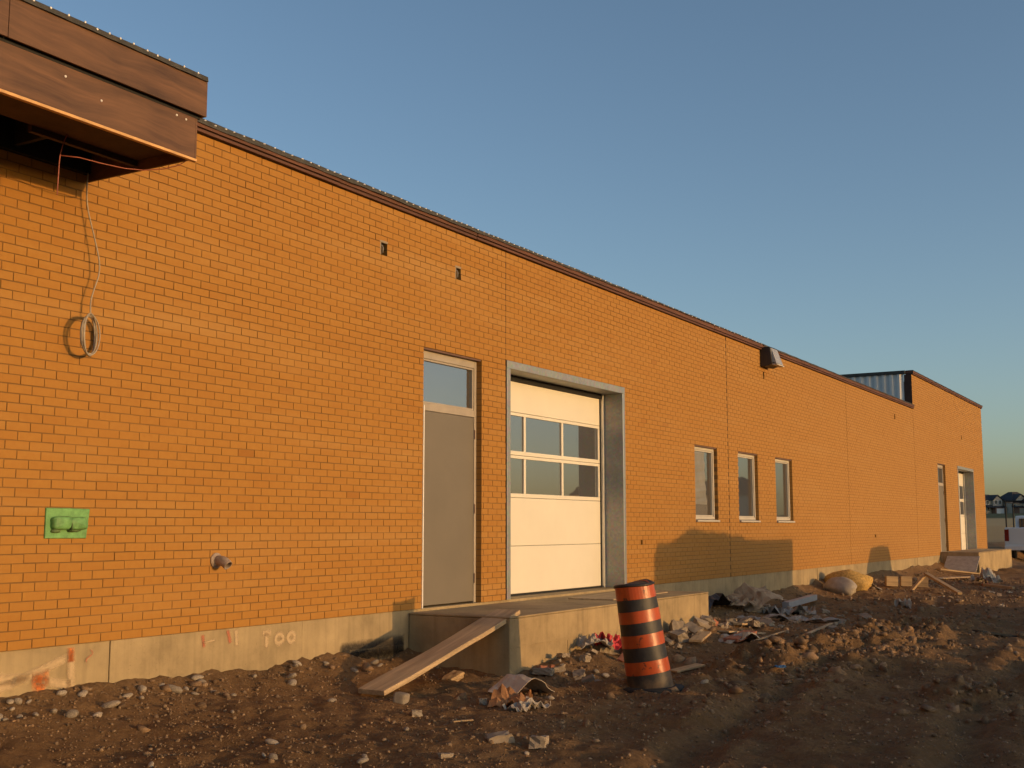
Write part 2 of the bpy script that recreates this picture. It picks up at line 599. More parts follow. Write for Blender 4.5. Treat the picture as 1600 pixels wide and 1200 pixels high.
def ground_z(x, y):
    x = np.asarray(x, float)
    y = np.asarray(y, float)
    d = np.maximum(0, -y)
    z = -0.64 + 0.11 * np.exp(-d / 1.6) + 0.215 * np.exp(-d / 0.45) * (1 - 0.75 * gauss(x, 0 * x, 4.35, 0, 0.45, 1))
    z = z + 0.06 * sstep(10, 30, x) * np.exp(-d / 3)
    z = z - 0.02 * sstep(12, 4, x) * 0
    # relief near the building
    near = sstep(160, 60, np.hypot(x, y))
    z = z + near * (0.075 * fbm(x * 0.55, y * 0.75, 3, 3) + 0.080 * fbm(x * 2.1, y * 2.1, 11, 3) * (0.35 + 1.1 * sstep(-0.2, 0.3, fbm(x * 0.5, y * 0.5, 31, 2))))
    fine = sstep(34, 16, x) * sstep(-9, -7.6, y)
    z = z + fine * 0.030 * fbm(x * 8, y * 8, 23, 3, 0.65)
    # churned lumps
    ch = gauss(x, y, 8.9, -3.5, 2.9, 0.75) + 0.8 * gauss(x, y, 6.6, -3.1, 1.1, 0.4) + 0.8 * gauss(x, y, 12.2, -3.9, 2.0, 0.6)
    ch = np.clip(ch, 0, 1.1)
    z = z + ch * (0.10 + 0.20 * np.abs(fbm(x * 2.6, y * 2.6, 41, 4, 0.6)) + 0.10 * fbm(x * 7, y * 7, 47, 2))
    lp = gauss(x, y, 5.3, -5.5, 0.42, 0.36) + 0.6 * gauss(x, y, 6.6, -5.6, 0.6, 0.5)
    z = z + lp * (0.16 + 0.18 * fbm(x * 5, y * 5, 53, 3, 0.6))
    # rubble banked against the landing
    z = z + 0.12 * gauss(x, y, 5.7, -1.4, 0.6, 0.3) + 0.12 * gauss(x, y, 8.4, -1.4, 1.8, 0.38) + 0.10 * gauss(x, y, 10.6, -1.0, 0.4, 0.5)
    # wheel ruts
    for off in (0.0, 1.75):
        yc = -4.3 - off + 0.10 * (x - 3) + 0.25 * np.sin(x * 0.35)
        rut = np.exp(-((y - yc) / 0.17) ** 2) - 0.55 * np.exp(-((y - yc - 0.3) / 0.13) ** 2) - 0.4 * np.exp(-((y - yc + 0.3) / 0.13) ** 2)
        z = z - 0.055 * rut * sstep(-3, 1, x) * sstep(26, 12, x)
    # unseen spoil heaps added south of the picture to throw shade
    z = z + sstep(0.8, 3.0, x) * sstep(9.9, 7.4, x) * np.exp(-((y + 11.4) / 1.0) ** 2) * (0.82 + 0.28 * fbm(x * 1.1, y * 1.1, 61, 3))
    z = z + 0.95 * gauss(x, y, 1.6, -15.5, 1.0, 1.2)
    z = z + 1.78 * np.clip(1.7 * gauss(x, y, 25.5, -9.2, 1.35, 1.2), 0, 1)
    # heap and bank by the parked truck
    z = z + 0.30 * gauss(x, y, 40, -3.0, 3.5, 0.9) + 0.95 * gauss(x, y, 58, 6.5, 5, 2.6) + 0.5 * gauss(x, y, 55, 1.5, 4, 1.2)
    # land rises gently to the houses
    r = np.hypot(x, y)
    z = z + 0.85 * sstep(56, 62, 0.55 * x + 0.83 * y) * sstep(0, 20, x)  # bank added facing the low sun so the dry field lights up
    z = z + np.clip(r - 75, 0, 520) * 0.0128 * sstep(0, 20, x)
    return z


def gz(x, y):
    return float(ground_z(np.array([x]), np.array([y]))[0])


# ------------------------------------------------------------------ ground
def lines(segs):
    out = [segs[0][0]]
    for a, b, step in segs:
        n = max(1, int(round((b - a) / step)))
        out += list(np.linspace(a, b, n + 1)[1:])
    return out


def geo(a, b, n):
    return list(a * (b / a) ** np.linspace(0, 1, n))


xs = [-v for v in geo(14, 3000, 16)][::-1][:-1] + lines([(-14, -1.2, 0.16), (-1.2, 9.5, 0.036), (9.5, 20, 0.07), (20, 48, 0.22)]) + geo(48, 3000, 40)[1:]
ys = [-v for v in geo(20, 3000, 16)][::-1][:-1] + lines([(-20, -8, 0.16), (-8, -5, 0.05), (-5, 0.22, 0.036)]) + [0.4, 0.7, 1.2, 2, 3, 4.2, 5.5, 7, 9, 11, 14, 18, 23, 30, 38, 48, 62, 80] + geo(80, 3000, 16)[1:]
X, Y = np.meshgrid(np.array(xs), np.array(ys))
Z = ground_z(X, Y)
nx, ny = len(xs), len(ys)
vv = np.stack([X.ravel(), Y.ravel(), Z.ravel()], 1)
i0 = (np.arange(ny - 1)[:, None] * nx + np.arange(nx - 1)[None, :]).ravel()
quads = np.stack([i0, i0 + 1, i0 + 1 + nx, i0 + nx], 1)
me = bpy.data.meshes.new('ground')
me.vertices.add(len(vv))
me.vertices.foreach_set('co', vv.ravel())
me.loops.add(quads.size)
me.loops.foreach_set('vertex_index', quads.ravel())
me.polygons.add(len(quads))
me.polygons.foreach_set('loop_start', np.arange(0, quads.size, 4))
me.polygons.foreach_set('loop_total', np.full(len(quads), 4))
me.polygons.foreach_set('use_smooth', np.ones(len(quads), dtype=bool))
me.update(calc_edges=True)
me.materials.append(M['soil'])
ground = bpy.data.objects.new('ground', me)
col.objects.link(ground)
tag(ground, kind='structure')

# ------------------------------------------------------------------ the brick building
BL, CH, JT = 0.2032, 0.0677, 0.0085
XL, XR, XS = -12.0, 41.3, 29.54        # left end, right end, start of the taller end bay
N1, N2 = 63, 78                        # courses
Z1, Z2 = N1 * CH, N2 * CH
DX0, DX1, DZ1 = 4.958, 6.155, 42 * CH              # grey door
GX0, GX1, GZ1 = 6.722, 10.085, 43 * CH             # overhead door
WINS = [(12.775, 13.80), (14.85, 15.905), (16.945, 18.01)]
WZ0, WZ1 = 14 * CH, 33 * CH
EX0, EX1 = 32.75, 33.95                            # second grey door
HX0, HX1 = 36.05, 39.05                            # second overhead door
HOLES = [(4.16, 4.27, 55 * CH, 57 * CH), (5.59, 5.69, 55 * CH, 57 * CH)]
SMALL = [(10.60, 10.66, 9 * CH, 10 * CH), (16.36, 16.42, 55 * CH, 57 * CH), (27.2, 27.3, 56 * CH, 58 * CH), (37.0, 37.1, 57 * CH, 59 * CH), (24.6, 24.7, 9 * CH, 10 * CH)]
OPEN = [(DX0, DX1, -1, DZ1), (GX0, GX1, -1, GZ1), (EX0, EX1, -1, DZ1), (HX0, HX1, -1, GZ1)] + [(a, b, WZ0, WZ1) for a, b in WINS] + HOLES + SMALL
CJ = [6.705, 14.357, 22.3, 29.54]

bld = empty('brick_building', (0, 0, 0))
tag(bld, 'long low orange brick building with foundation, doors and three narrow windows', 'building')


def free_spans(a, b, zmid):
    sp = [(a, b)]
    for (o0, o1, oz0, oz1) in OPEN:
        if oz0 < zmid < oz1:
            nsp = []
            for (p, q) in sp:
                if o1 <= p or o0 >= q:
                    nsp.append((p, q))
                    continue
                if o0 > p:
                    nsp.append((p, o0))
                if o1 < q:
                    nsp.append((o1, q))
            sp = nsp
    return sp


bricks = []
for r in range(N2):
    z0 = r * CH
    xa = XL if r < N1 else XS + 0.006
    offs = 0.0 if r % 2 == 1 else 0.5
    k0 = math.floor(xa / BL) - 1
    edges = [(k + offs) * BL for k in range(k0, int(XR / BL) + 2)]
    for e in edges:
        p, q = e + JT / 2, e + BL - JT / 2
        parts = [(max(p, xa), min(q, XR))]
        for c in CJ:
            np_ = []
            for (s, t_) in parts:
                if s < c < t_:
                    np_ += [(s, c - 0.0085), (c + 0.0085, t_)]
                else:
                    np_.append((s, t_))
            parts = np_
        for (s, t_) in parts:
            if t_ - s < 0.02:
                continue
            for (u, v) in free_spans(s, t_, z0 + CH / 2):
                if v - u > 0.018:
                    bricks.append((u, v, z0 + JT / 2, z0 + CH - JT / 2))


def in_frame(x, y, z):
    d = Vector((x, y, z)) - CAM
    dz = d.dot(fwd)
    if dz < 0.2:
        return False
    return abs(d.dot(r2) / dz) < 800 / 1832.7 and abs(d.dot(u2) / dz) < 600 / 1832.7


# the canopy hides some of the nearest bricks; only full bricks in the open count for the single pieces
cand = []
for i, (u, v, za, zb) in enumerate(bricks):
    xm, zm = (u + v) / 2, (za + zb) / 2
    if in_frame(xm, 0, zm) and in_frame(u, 0, zm) and zm < 3.25 and v - u > 0.18:
        cand.append(((Vector((xm, 0, zm)) - CAM).length, i))
cand.sort()
single = set(i for _, i in cand[:300])
rest = MB()
bmeshes = []
for k in range(24):
    q = MB()
    L, H = BL - JT, CH - JT
    q.box((-L / 2, 0, -H / 2), (L / 2, 0.09, H / 2), min(1, max(0, random.gauss(0.5, 0.15))))
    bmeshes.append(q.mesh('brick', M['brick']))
for i, (u, v, za, zb) in enumerate(bricks):
    jy = random.gauss(0, 0.0007)
    jz = random.gauss(0, 0.0008)
    if i in single:
        o = bpy.data.objects.new('brick', random.choice(bmeshes))
        col.objects.link(o)
        o.parent = bld
        o.location = ((u + v) / 2, jy, (za + zb) / 2 + jz)
        o.scale = ((v - u) / (BL - JT), 1, 1)
        o.rotation_euler = (random.gauss(0, 0.008), random.gauss(0, 0.003), random.gauss(0, 0.005))
    else:
        t0, t1 = random.gauss(0, 0.0004), random.gauss(0, 0.0004)
        rest.add([(u, jy + t0, za + jz), (v, jy + t1, za + jz), (v, 0.09, za + jz), (u, 0.09, za + jz), (u, jy - t1, zb + jz), (v, jy - t0, zb + jz), (v, 0.09, zb + jz), (u, 0.09, zb + jz)],
                 [(0, 1, 5, 4), (1, 2, 6, 5), (2, 3, 7, 6), (3, 0, 4, 7), (4, 5, 6, 7), (0, 3, 2, 1)], min(1, max(0, random.gauss(0.5, 0.15))))
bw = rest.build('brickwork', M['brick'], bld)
tag(bw, kind='stuff')

# mortar bed behind the brick faces, open at every opening
zc = sorted(set([0.0, Z1, Z2] + [z for o in OPEN for z in o[2:] if 0 < z < Z2]))
mort = MB()
for a, b in zip(zc[:-1], zc[1:]):
    xa = XL if b <= Z1 + 1e-6 else XS + 0.006
    ends = sorted([xa, XR - 0.004] + [c for c in CJ if c > xa + 0.1])
    for c0, c1 in zip(ends[:-1], ends[1:]):
        for (p, q) in free_spans(c0 + 0.006, c1 - 0.006, (a + b) / 2):
            mort.box((p + 0.004, 0.0052, a), (q - 0.004, 0.10, b - 0.0008))
mort.build('mortar_bed', M['mortar'], bld)
for c in CJ[:3]:
    cj = MB()
    cj.box((c - 0.0075, 0.0035, GZ1 + 0.01 if c < 7 else 0.0), (c + 0.0075, 0.06, Z1))
    cj.build('control_joint_sealant', M['darkwood'], bld)

# body behind the facing
core = MB()
core.box((XL, 0.40, -1.0), (XS, 16, Z1 - 0.12))
core.box((XS + 0.01, 0.40, -1.0), (XR - 0.12, 16, Z2 - 0.10))
core.build('block_core', M['core'], bld)
side = MB()
side.box((XR - 0.11, 0.101, -0.3), (XR - 0.002, 16.1, Z2 - 0.01))
side.box((XL - 0.11, 0.0, -0.3), (XL - 0.002, 16.1, Z1 - 0.01))
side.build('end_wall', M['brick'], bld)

# concrete foundation, with form joints as real steps between the pours
fd = MB()
cuts = [XL, -6, -2.4, 0.82, 3.05, 4.9, 10.2, 13.1, 16.4, 19.6, 22.6, 25.9, 29.4, 33, 37, XR]
for i, (a, b) in enumerate(zip(cuts[:-1], cuts[1:])):
    o_ = 0.010 + 0.004 * ((i * 7) % 3)
    fd.box((a + 0.0015, o_, -1.4), (b - 0.0015, 0.395, -0.0015))
foundation = fd.build('foundation', M['foundation'], bld, bevel=0.006)


def stroke(pts, w, mat, fade=True):
    """flat spray-paint stroke 3 mm off the foundation face; pts in (x, z)"""
    q = MB()
    n = len(pts)
    vs, tt, fs = [], [], []
    for i, (x, z) in enumerate(pts):
        a = Vector(pts[max(0, i - 1)])
        b = Vector(pts[min(n - 1, i + 1)])
        d = (b - a).normalized()
        nrm = Vector((-d.y, d.x))
        for k, s in enumerate((-1, -0.5, 0, 0.5, 1)):
            vs.append((x + nrm.x * s * w / 2, 0.0045, z + nrm.y * s * w / 2))
            e = 1.0 if not fade or 0 < i < n - 1 else 0.35
            tt.append((0.0, 0.55, 0.75, 0.55, 0.0)[k] * e)
    for i in range(n - 1):
        for k in range(4):
            fs.append((i * 5 + k, i * 5 + k + 1, i * 5 + 6 + k, i * 5 + 5 + k))
    q.add(vs, fs)
    q.t = tt
    return q.build('paint_mark', mat, foundation)


def seg(a, b, n=8):
    return [(a[0] + (b[0] - a[0]) * i / n, a[1] + (b[1] - a[1]) * i / n) for i in range(n + 1)]


stroke(seg((0.455, -0.03), (0.46, -0.32)), 0.09, M['paint_p'])
stroke(seg((0.452, -0.02), (0.455, -0.13)), 0.08, M['paint_o'])
stroke(seg((0.43, -0.09), (-0.05, -0.235)), 0.085, M['paint_p'])
stroke(seg((-0.5, -0.16), (0.1, -0.215)), 0.10, M['paint_p'])
stroke(seg((0.12, -0.215), (0.46, -0.30)), 0.09, M['paint_p'])
stroke(seg((-0.4, -0.30), (0.0, -0.23)), 0.09, M['paint_p'])
stroke(seg((0.12, -0.235), (0.27, -0.225), 4), 0.15, M['paint_o'])
stroke(seg((0.19, -0.25), (0.205, -0.34), 4), 0.10, M['paint_o'])
stroke([(0.62 + 0.03 * math.sin(i * 0.7), -0.05 - i * 0.012) for i in range(9)], 0.014, M['paint_r'])
stroke(seg((1.78, -0.03), (1.80, -0.14)), 0.05, M['paint_r'])
stroke(seg((2.07, -0.01), (2.11, -0.13)), 0.055, M['paint_r'])
stroke(seg((2.17, -0.01), (2.185, -0.16)), 0.06, M['paint_p'])
stroke(seg((1.78, -0.10), (1.93, -0.085)), 0.025, M['paint_p'])
stroke(seg((2.50, -0.075), (2.62, -0.07)), 0.07, M['paint_p'])
stroke(seg((2.56, -0.07), (2.56, -0.21)), 0.065, M['paint_p'])
stroke([(2.73 + 0.05 * math.cos(a), -0.14 + 0.04 * math.sin(a)) for a in np.linspace(0, 6.3, 14)], 0.065, M['paint_p'], False)
stroke([(2.89 + 0.045 * math.cos(a), -0.14 + 0.04 * math.sin(a)) for a in np.linspace(0, 6.3, 14)], 0.065, M['paint_p'], False)
stroke(seg((3.6, -0.36), (4.66, -0.35), 24), 0.24, M['tar'])
stroke(seg((3.75, -0.45), (4.66, -0.47), 24), 0.24, M['tar'])


# parapet: boards and membrane
def parapet(x0, x1, zt, memb):
    q = MB()
    q.box((x0, -0.030, zt + 0.002), (x1, 0.16, zt + 0.048))
    st = q.build('parapet_strip', M['darkwood'], bld)
    n = max(1, int((x1 - x0) / 2.44))
    for i in range(n):
        a = x0 + (x1 - x0) * i / n
        b = x0 + (x1 - x0) * (i + 1) / n
        q = MB()
        dy = random.gauss(0, 0.003)
        q.box((a + 0.002, -0.052 + dy, zt + 0.040), (b - 0.002, 0.155, zt + 0.108))
        q.build('parapet_board', M['brownwood'], bld, bevel=0.003)
        q = MB()
        q.box((a + 0.002, -0.041 + dy, zt + 0.004), (b - 0.002, -0.0302, zt + 0.030))
        q.build('parapet_board', M['brownwood'], bld, bevel=0.002)
    q = MB()
    xs_ = np.arange(x0, x1 + 0.03, 0.06)
    drop = 0.022 + 0.10 * np.maximum(0, fbm(xs_ * 0.8, xs_ * 0, 71, 3)) + 0.010 * vnoise(xs_ * 5, xs_ * 0, 77)
    if memb == 'thick':
        drop = 0.030 + 0.05 * np.maximum(0, fbm(xs_ * 0.9, xs_ * 0, 71, 3)) * sstep(9, 2, xs_) + 0.010 * vnoise(xs_ * 5, xs_ * 0, 77)
        drop = drop * sstep(14, 3, xs_) + 0.012
    else:
        drop = drop * 0.3 + 0.008
    drop = np.maximum(0.008, drop)
    prof = []
    for x, dr in zip(xs_, drop):
        w = 0.004 * math.sin(x * 9.0)
        top = zt + 0.120 + w * 0.6
        prof.append([(x, 0.158, top), (x, -0.050, top + 0.004), (x, -0.062 - abs(w), top - 0.006), (x, -0.064 - abs(w) * 2, top - 0.008 - dr), (x, -0.056, top - 0.008 - dr), (x, -0.055, top - 0.010), (x, 0.158, top - 0.008)])
    vs = [p for pr in prof for p in pr]
    fs = []
    for i in range(len(prof) - 1):
        for k in range(7):
            k2 = (k + 1) % 7
            fs.append((i * 7 + k, i * 7 + k2, (i + 1) * 7 + k2, (i + 1) * 7 + k))
    fs += [tuple(range(7)), tuple(len(vs) - 1 - k for k in range(7))]
    q.add(vs, fs)
    mb = q.build('roof_membrane', M['membrane'], bld)
    if memb == 'thick':
        q = MB()
        x = x0 + 0.06
        while x < x1:
            zz = zt + 0.108 + random.gauss(0, 0.004)
            q.lathe([(0.0105, -0.006), (0.0105, 0.004), (0.004, 0.007)], 6, (x, -0.066, zz))
            x += random.uniform(0.09, 0.15) * (1 if x < 8 else 1.6)
        f = q.build('fastener', M['white'], bld)
        tag(f, kind='stuff')


parapet(XL, 16.25, Z1, 'thick')
parapet(16.26, XS - 0.01, Z1 - 0.0, 'thin')
parapet(XS + 0.002, XR + 0.05, Z2, 'thin')

# corrugated side of the taller bay
q = MB()
ycs = np.arange(0.22, 12, 0.055)
vs, fs = [], []
for i, y in enumerate(ycs):
    xo = XS - (0.045 if (i // 2) % 2 else 0.0)
    vs += [(xo, y, Z1 + 0.0), (xo, y, Z2 + 0.02)]
for i in range(len(ycs) - 1):
    fs.append((2 * i, 2 * i + 1, 2 * i + 3, 2 * i + 2))
q.add(vs, fs)
cs = q.build('corrugated_siding', M['corr'], bld)
md = cs.modifiers.new('thick', 'SOLIDIFY')
md.thickness = 0.004
q = MB()
q.box((XS - 0.07, 0.17, Z2 + 0.022), (XS + 0.12, 12.1, Z2 + 0.12))
q.build('parapet_cap', M['membrane'], bld)
q = MB()
q.box((XS - 0.008, 0.001, Z1 + 0.125), (XS + 0.005, 0.21, Z2 - 0.002))
q.build('corner_flashing', M['darkwood'], bld)

# recesses of the missing bricks
for (a, b, za, zb) in HOLES + SMALL:
    q = MB()
    q.box((a - 0.004, 0.085, za - 0.004), (b + 0.004, 0.099, zb + 0.004))
    q.build('recess_back', M['black'], bld)
for (a, b, za, zb) in HOLES:
    q = MB()
    q.box((a - 0.022, -0.003, zb - 0.006), (b + 0.012, 0.03, zb + 0.022))
    q.box((a - 0.014, -0.003, za - 0.004), (a + 0.006, 0.04, zb - 0.007))
    q.build('mortar_smear', M['rubble'], bld, bevel=0.006)
    q = MB()
    q.tube([(a + 0.045, 0.08, zb - 0.02), (a + 0.035, 0.01, zb - 0.03), (a + 0.03, -0.006, zb - 0.06), (a + 0.032, 0.0, za + 0.02)], 0.006, 6)
    q.build('cable_stub', M['wire'], bld, smooth=True)


# grey door
def grey_door(x0, x1):
    d = MB()
    fr = 0.05
    yF, yB = 0.072, 0.17
    d.box((x0 + 0.003, yF, 0.0), (x0 + fr, yB, DZ1 - 0.022))
    d.box((x1 - fr, yF, 0.0), (x1 - 0.003, yB, DZ1 - 0.022))
    d.box((x0 + fr + 0.0005, yF, DZ1 - 0.022 - 0.085), (x1 - fr - 0.0005, yB, DZ1 - 0.022))
    d.box((x0 + fr + 0.0005, yF + 0.002, 2.155), (x1 - fr - 0.0005, yB, 2.235))
    door = d.build('door', M['frametan'], bld, bevel=0.004)
    q = MB()
    q.box((x0 + 0.004, 0.012, DZ1 - 0.020), (x1 - 0.004, 0.17, DZ1 - 0.002))
    q.build('lintel', M['primer'], door)
    q = MB()
    q.box((x0 + fr + 0.004, yF + 0.006, 0.018), (x1 - fr - 0.004, yF + 0.05, 2.150))
    q.build('door_panel', M['doorgrey'], door, bevel=0.003)
    q = MB()
    q.box((x0 + 0.004, -0.004, 0.002), (x0 + 0.022, yF - 0.001, 2.2))
    q.build('jamb_edge', M['white'], door)  # white stands for sunlight glinting off the steel edge
    # transom: stop beads and pane
    t = MB()
    za, zb = 2.237, DZ1 - 0.109
    b_ = 0.028
    t.box((x0 + fr + 0.001, yF + 0.012, za), (x0 + fr + b_, yF + 0.06, zb))
    t.box((x1 - fr - b_, yF + 0.012, za), (x1 - fr - 0.001, yF + 0.06, zb))
    t.box((x0 + fr + b_ + 0.0005, yF + 0.012, zb - 0.02), (x1 - fr - b_ - 0.0005, yF + 0.06, zb))
    t.box((x0 + fr + b_ + 0.0005, yF + 0.012, za), (x1 - fr - b_ - 0.0005, yF + 0.06, za + 0.02))
    t.build('transom_bead', M['frametan'], door)
    q = MB()
    q.box((x0 + fr + 0.01, yF + 0.036, za + 0.004), (x1 - fr - 0.01, yF + 0.046, zb - 0.004))
    q.build('transom_pane', M['glass'], door)
    # dark reveal lining on the latch side
    q = MB()
    q.box((x1 - 0.0028, 0.0905, 0.0), (x1 + 0.02, 0.17, DZ1 - 0.022))
    q.build('reveal_lining', M['primer'], door)
    q = MB()
    for zz in (0.28, 1.08, 1.95):
        q.box((x1 - fr + 0.001, yF - 0.006, zz - 0.055), (x1 - fr + 0.014, yF - 0.0006, zz + 0.055))
    q.build('hinge', M['primer'], door)
    return door


# overhead sectional door
def overhead_door(x0, x1):
    YD = 0.335
    f = MB()
    w = 0.088
    f.box((x0 + 0.002, -0.008, 0.0), (x0 + w, 0.36, GZ1 - 0.098))
    f.box((x1 - w, -0.008, 0.0), (x1 - 0.002, 0.36, GZ1 - 0.098))
    f.box((x0 + 0.002, -0.010, GZ1 - 0.097), (x1 - 0.002, 0.36, GZ1 - 0.002))
    fr = f.build('overhead_door', M['galv'], bld, bevel=0.003)
    a, b = x0 + w + 0.001, x1 - w - 0.001
    # lighter steel flange edge on one jamb
    q = MB()
    q.box((x1 - w - 0.004, -0.0135, 0.002), (x1 - w + 0.022, -0.0085, GZ1 - 0.1))
    q.build('jamb_flange', M['brightsteel'], fr)
    q = MB()
    q.box((b - 0.052, YD - 0.05, 0.0), (b - 0.002, YD + 0.02, GZ1 - 0.10))
    q.build('guide_track', M['brightsteel'], fr, bevel=0.004)
    q = MB()
    q.box((a + 0.002, YD - 0.05, 0.0), (a + 0.052, YD + 0.02, GZ1 - 0.10))
    q.build('guide_track', M['brightsteel'], fr, bevel=0.004)
    q = MB()
    q.box((a, YD - 0.03, GZ1 - 0.165), (b, YD + 0.02, GZ1 - 0.0985))
    q.build('head_seal', M['black'], fr)
    q = MB()
    q.box((b - 0.068, YD - 0.012, 0.0), (b - 0.0525, YD + 0.01, GZ1 - 0.166))
    q.build('side_seal', M['black'], fr)
    a2, b2 = a + 0.054, b - 0.069
    q = MB()
    q.box((a2, YD - 0.02, -0.018), (b2, YD + 0.02, 0.022))
    q.build('bottom_seal', M['black'], fr)
    zb = [0.024, 0.628, 1.244, 1.790, 2.345, GZ1 - 0.168]
    for i in range(5):
        za, zt = zb[i] + 0.0025, zb[i + 1] - 0.0025
        if i in (0, 1, 4):
            q = MB()
            q.box((a2, YD, za), (b2, YD + 0.045, zt))
            q.build('door_section', M['doorcream'], fr, bevel=0.004)
        else:
            xs_ = [a2, a2 + (b2 - a2) * 0.0001]
            mul = [x0 + 1.024, x0 + 2.058]
            q = MB()
            rail = 0.052
            q.box((a2, YD, za), (b2, YD + 0.045, za + rail))
            q.box((a2, YD, zt - 0.040), (b2, YD + 0.045, zt))
            ed = [(a2, a2 + 0.05)] + [(m_ - 0.026, m_ + 0.026) for m_ in mul] + [(b2 - 0.05, b2)]
            for (p, r_) in ed:
                q.box((p, YD + 0.0006, za + rail + 0.0003), (r_, YD + 0.0444, zt - 0.0403))
            s_ = q.build('glazed_section', M['doorcream'], fr, bevel=0.003)
            for k in range(3):
                q = MB()
                q.box((ed[k][1] - 0.004, YD + 0.018, za + rail - 0.004), (ed[k + 1][0] + 0.004, YD + 0.026, zt - 0.036))
                q.build('pane', M['doorglass'], fr)
    return fr


grey_door(DX0, DX1)
overhead_door(GX0, GX1)
grey_door(EX0, EX1)
overhead_door(HX0, HX1)

# three narrow windows
for i, (a, b) in enumerate(WINS):
    q = MB()
    yF = 0.062
    w = 0.045
    za, zb = WZ0 + 0.052, WZ1 - 0.024
    q.box((a + 0.003, yF, za), (a + w, yF + 0.08, zb))
    q.box((b - w, yF, za), (b - 0.003, yF + 0.08, zb))
    q.box((a + w + 0.0005, yF, zb - w), (b - w - 0.0005, yF + 0.08, zb))
    q.box((a + w + 0.0005, yF, za), (b - w - 0.0005, yF + 0.08, za + w))
    win = q.build('window', M['vinyl'], bld, bevel=0.004)
    q = MB()
    i1, i2 = a + w + 0.0012, b - w - 0.0012
    j1, j2 = za + w + 0.0012, zb - w - 0.0012
    e = 0.022
    q.box((i1, yF + 0.016, j1), (i1 + e, yF + 0.06, j2))
    q.box((i2 - e, yF + 0.016, j1), (i2, yF + 0.06, j2))
    q.box((i1 + e + 0.0005, yF + 0.016, j2 - e), (i2 - e - 0.0005, yF + 0.06, j2))
    q.box((i1 + e + 0.0005, yF + 0.016, j1), (i2 - e - 0.0005, yF + 0.06, j1 + e))
    q.build('sash', M['vinyl'], win, bevel=0.003)
    q = MB()
    q.box((i1 + e - 0.004, yF + 0.036, j1 + e - 0.004), (i2 - e + 0.004, yF + 0.044, j2 - e + 0.004))
    q.build('pane', M['glass'], win)
    q = MB()
    q.prism([(-0.035, WZ0 + 0.006), (0.12, WZ0 + 0.006), (0.12, WZ0 + 0.050), (-0.035, WZ0 + 0.036)], 'x', a + 0.002, b - 0.002)
    q.build('sill', M['vinyl'], win, bevel=0.003)
    q = MB()
    q.box((a + 0.003, 0.012, WZ1 - 0.022), (b - 0.003, 0.14, WZ1 - 0.002))
    q.build('lintel', M['primer'], win)
    q = MB()
    q.box((b - 0.0028, 0.0905, WZ0 + 0.05), (b + 0.02, 0.14, WZ1 - 0.024))
    q.build('reveal_lining', M['primer'], win)
    if i == 0:
        # torn protective sheet still hanging behind the glass edge of the first window
        q = MB()
        n = 14
        vs = []
        for k in range(n + 1):
            z = j1 + 0.2 + (j2 - j1 - 0.23) * k / n
            wv = 0.010 * math.sin(k * 1.9)
            xa_ = i1 + e + 0.002 + 0.03 * math.sin(k * 0.5 + 1) + 0.03
            vs += [(xa_, yF + 0.030 + wv * 0.2, z), (i2 - e - 0.24 + wv * 1.5 - 0.006 * k, yF + 0.028 - wv * 0.2, z)]
        fs = [(2 * k, 2 * k + 1, 2 * k + 3, 2 * k + 2) for k in range(n)]
        q.add(vs, fs)
        o = q.build('protective_film', M['film'], win)
        o.modifiers.new('thick', 'SOLIDIFY').thickness = 0.002

# ------------------------------------------------------------------ concrete landings
LZ = -0.030


def landing(name, x0, x1, dpt, zt, label):
    base = empty(name, (x0, 0, -0.6))
    tag(base, label, 'landing')
    q = MB()
    q.box((0, -dpt, -0.5), (x1 - x0, 0.009, zt + 0.6 - 0.022))
    q.build('footing_wall', M['landing'], base, bevel=0.012)
    q = MB()
    q.box((-0.004, -dpt - 0.004, zt + 0.6 - 0.021), (x1 - x0 + 0.004, 0.0085, zt + 0.6))
    q.build('slab', M['landing'], base, bevel=0.012)
    q = MB()
    # form-board line standing proud along the face
    q.box((0.02, -dpt - 0.006, 0.26), (x1 - x0 - 0.02, -dpt + 0.002, 0.268))
    for k in range(1, int((x1 - x0) / 1.22) + 1):
        q.box((k * 1.22, -dpt - 0.005, -0.1), (k * 1.22 + 0.006, -dpt + 0.002, 0.25))
    q.build('form_ridge', M['landing'], base)
    return base


landing('concrete_landing', 4.74, 10.13, 1.235, LZ, 'raised concrete landing under the grey door and cream overhead door, plank against it')
landing('concrete_landing', 32.6, 39.15, 1.12, 0.10, 'far concrete landing at the end of the wall with a pale board leaning on it')
q = MB()
q.box((0, 0, 0), (1.9, 0.62, 0.013))
o = q.build('plywood_sheet', M['rawply'], None, bevel=0.002)
o.location = (7.7, -0.95, LZ + 0.002)
o.rotation_euler = (0, 0, R(3))
o.data.materials.clear()
o.data.materials.append(M['plank'])
tag(o, 'thin plywood sheet lying on the landing before the overhead door', 'plywood')

# ------------------------------------------------------------------ timber canopy on the left
can = empty('timber_canopy', (-3.6, 0, 3.55))
tag(can, 'stained plywood canopy box with two fascia bands and open soffit above brick wall', 'canopy')
CD, CE = 1.17, 0.415 + 3.6
z = lambda v: v - 3.55 - 0.034 - max(0, v - 3.868) * 0.04


def cbox(name, a, b, mat, bev=0.003, parent=can):
    qq = MB()
    qq.box(a, b)
    return qq.build(name, mat, parent, bevel=bev)


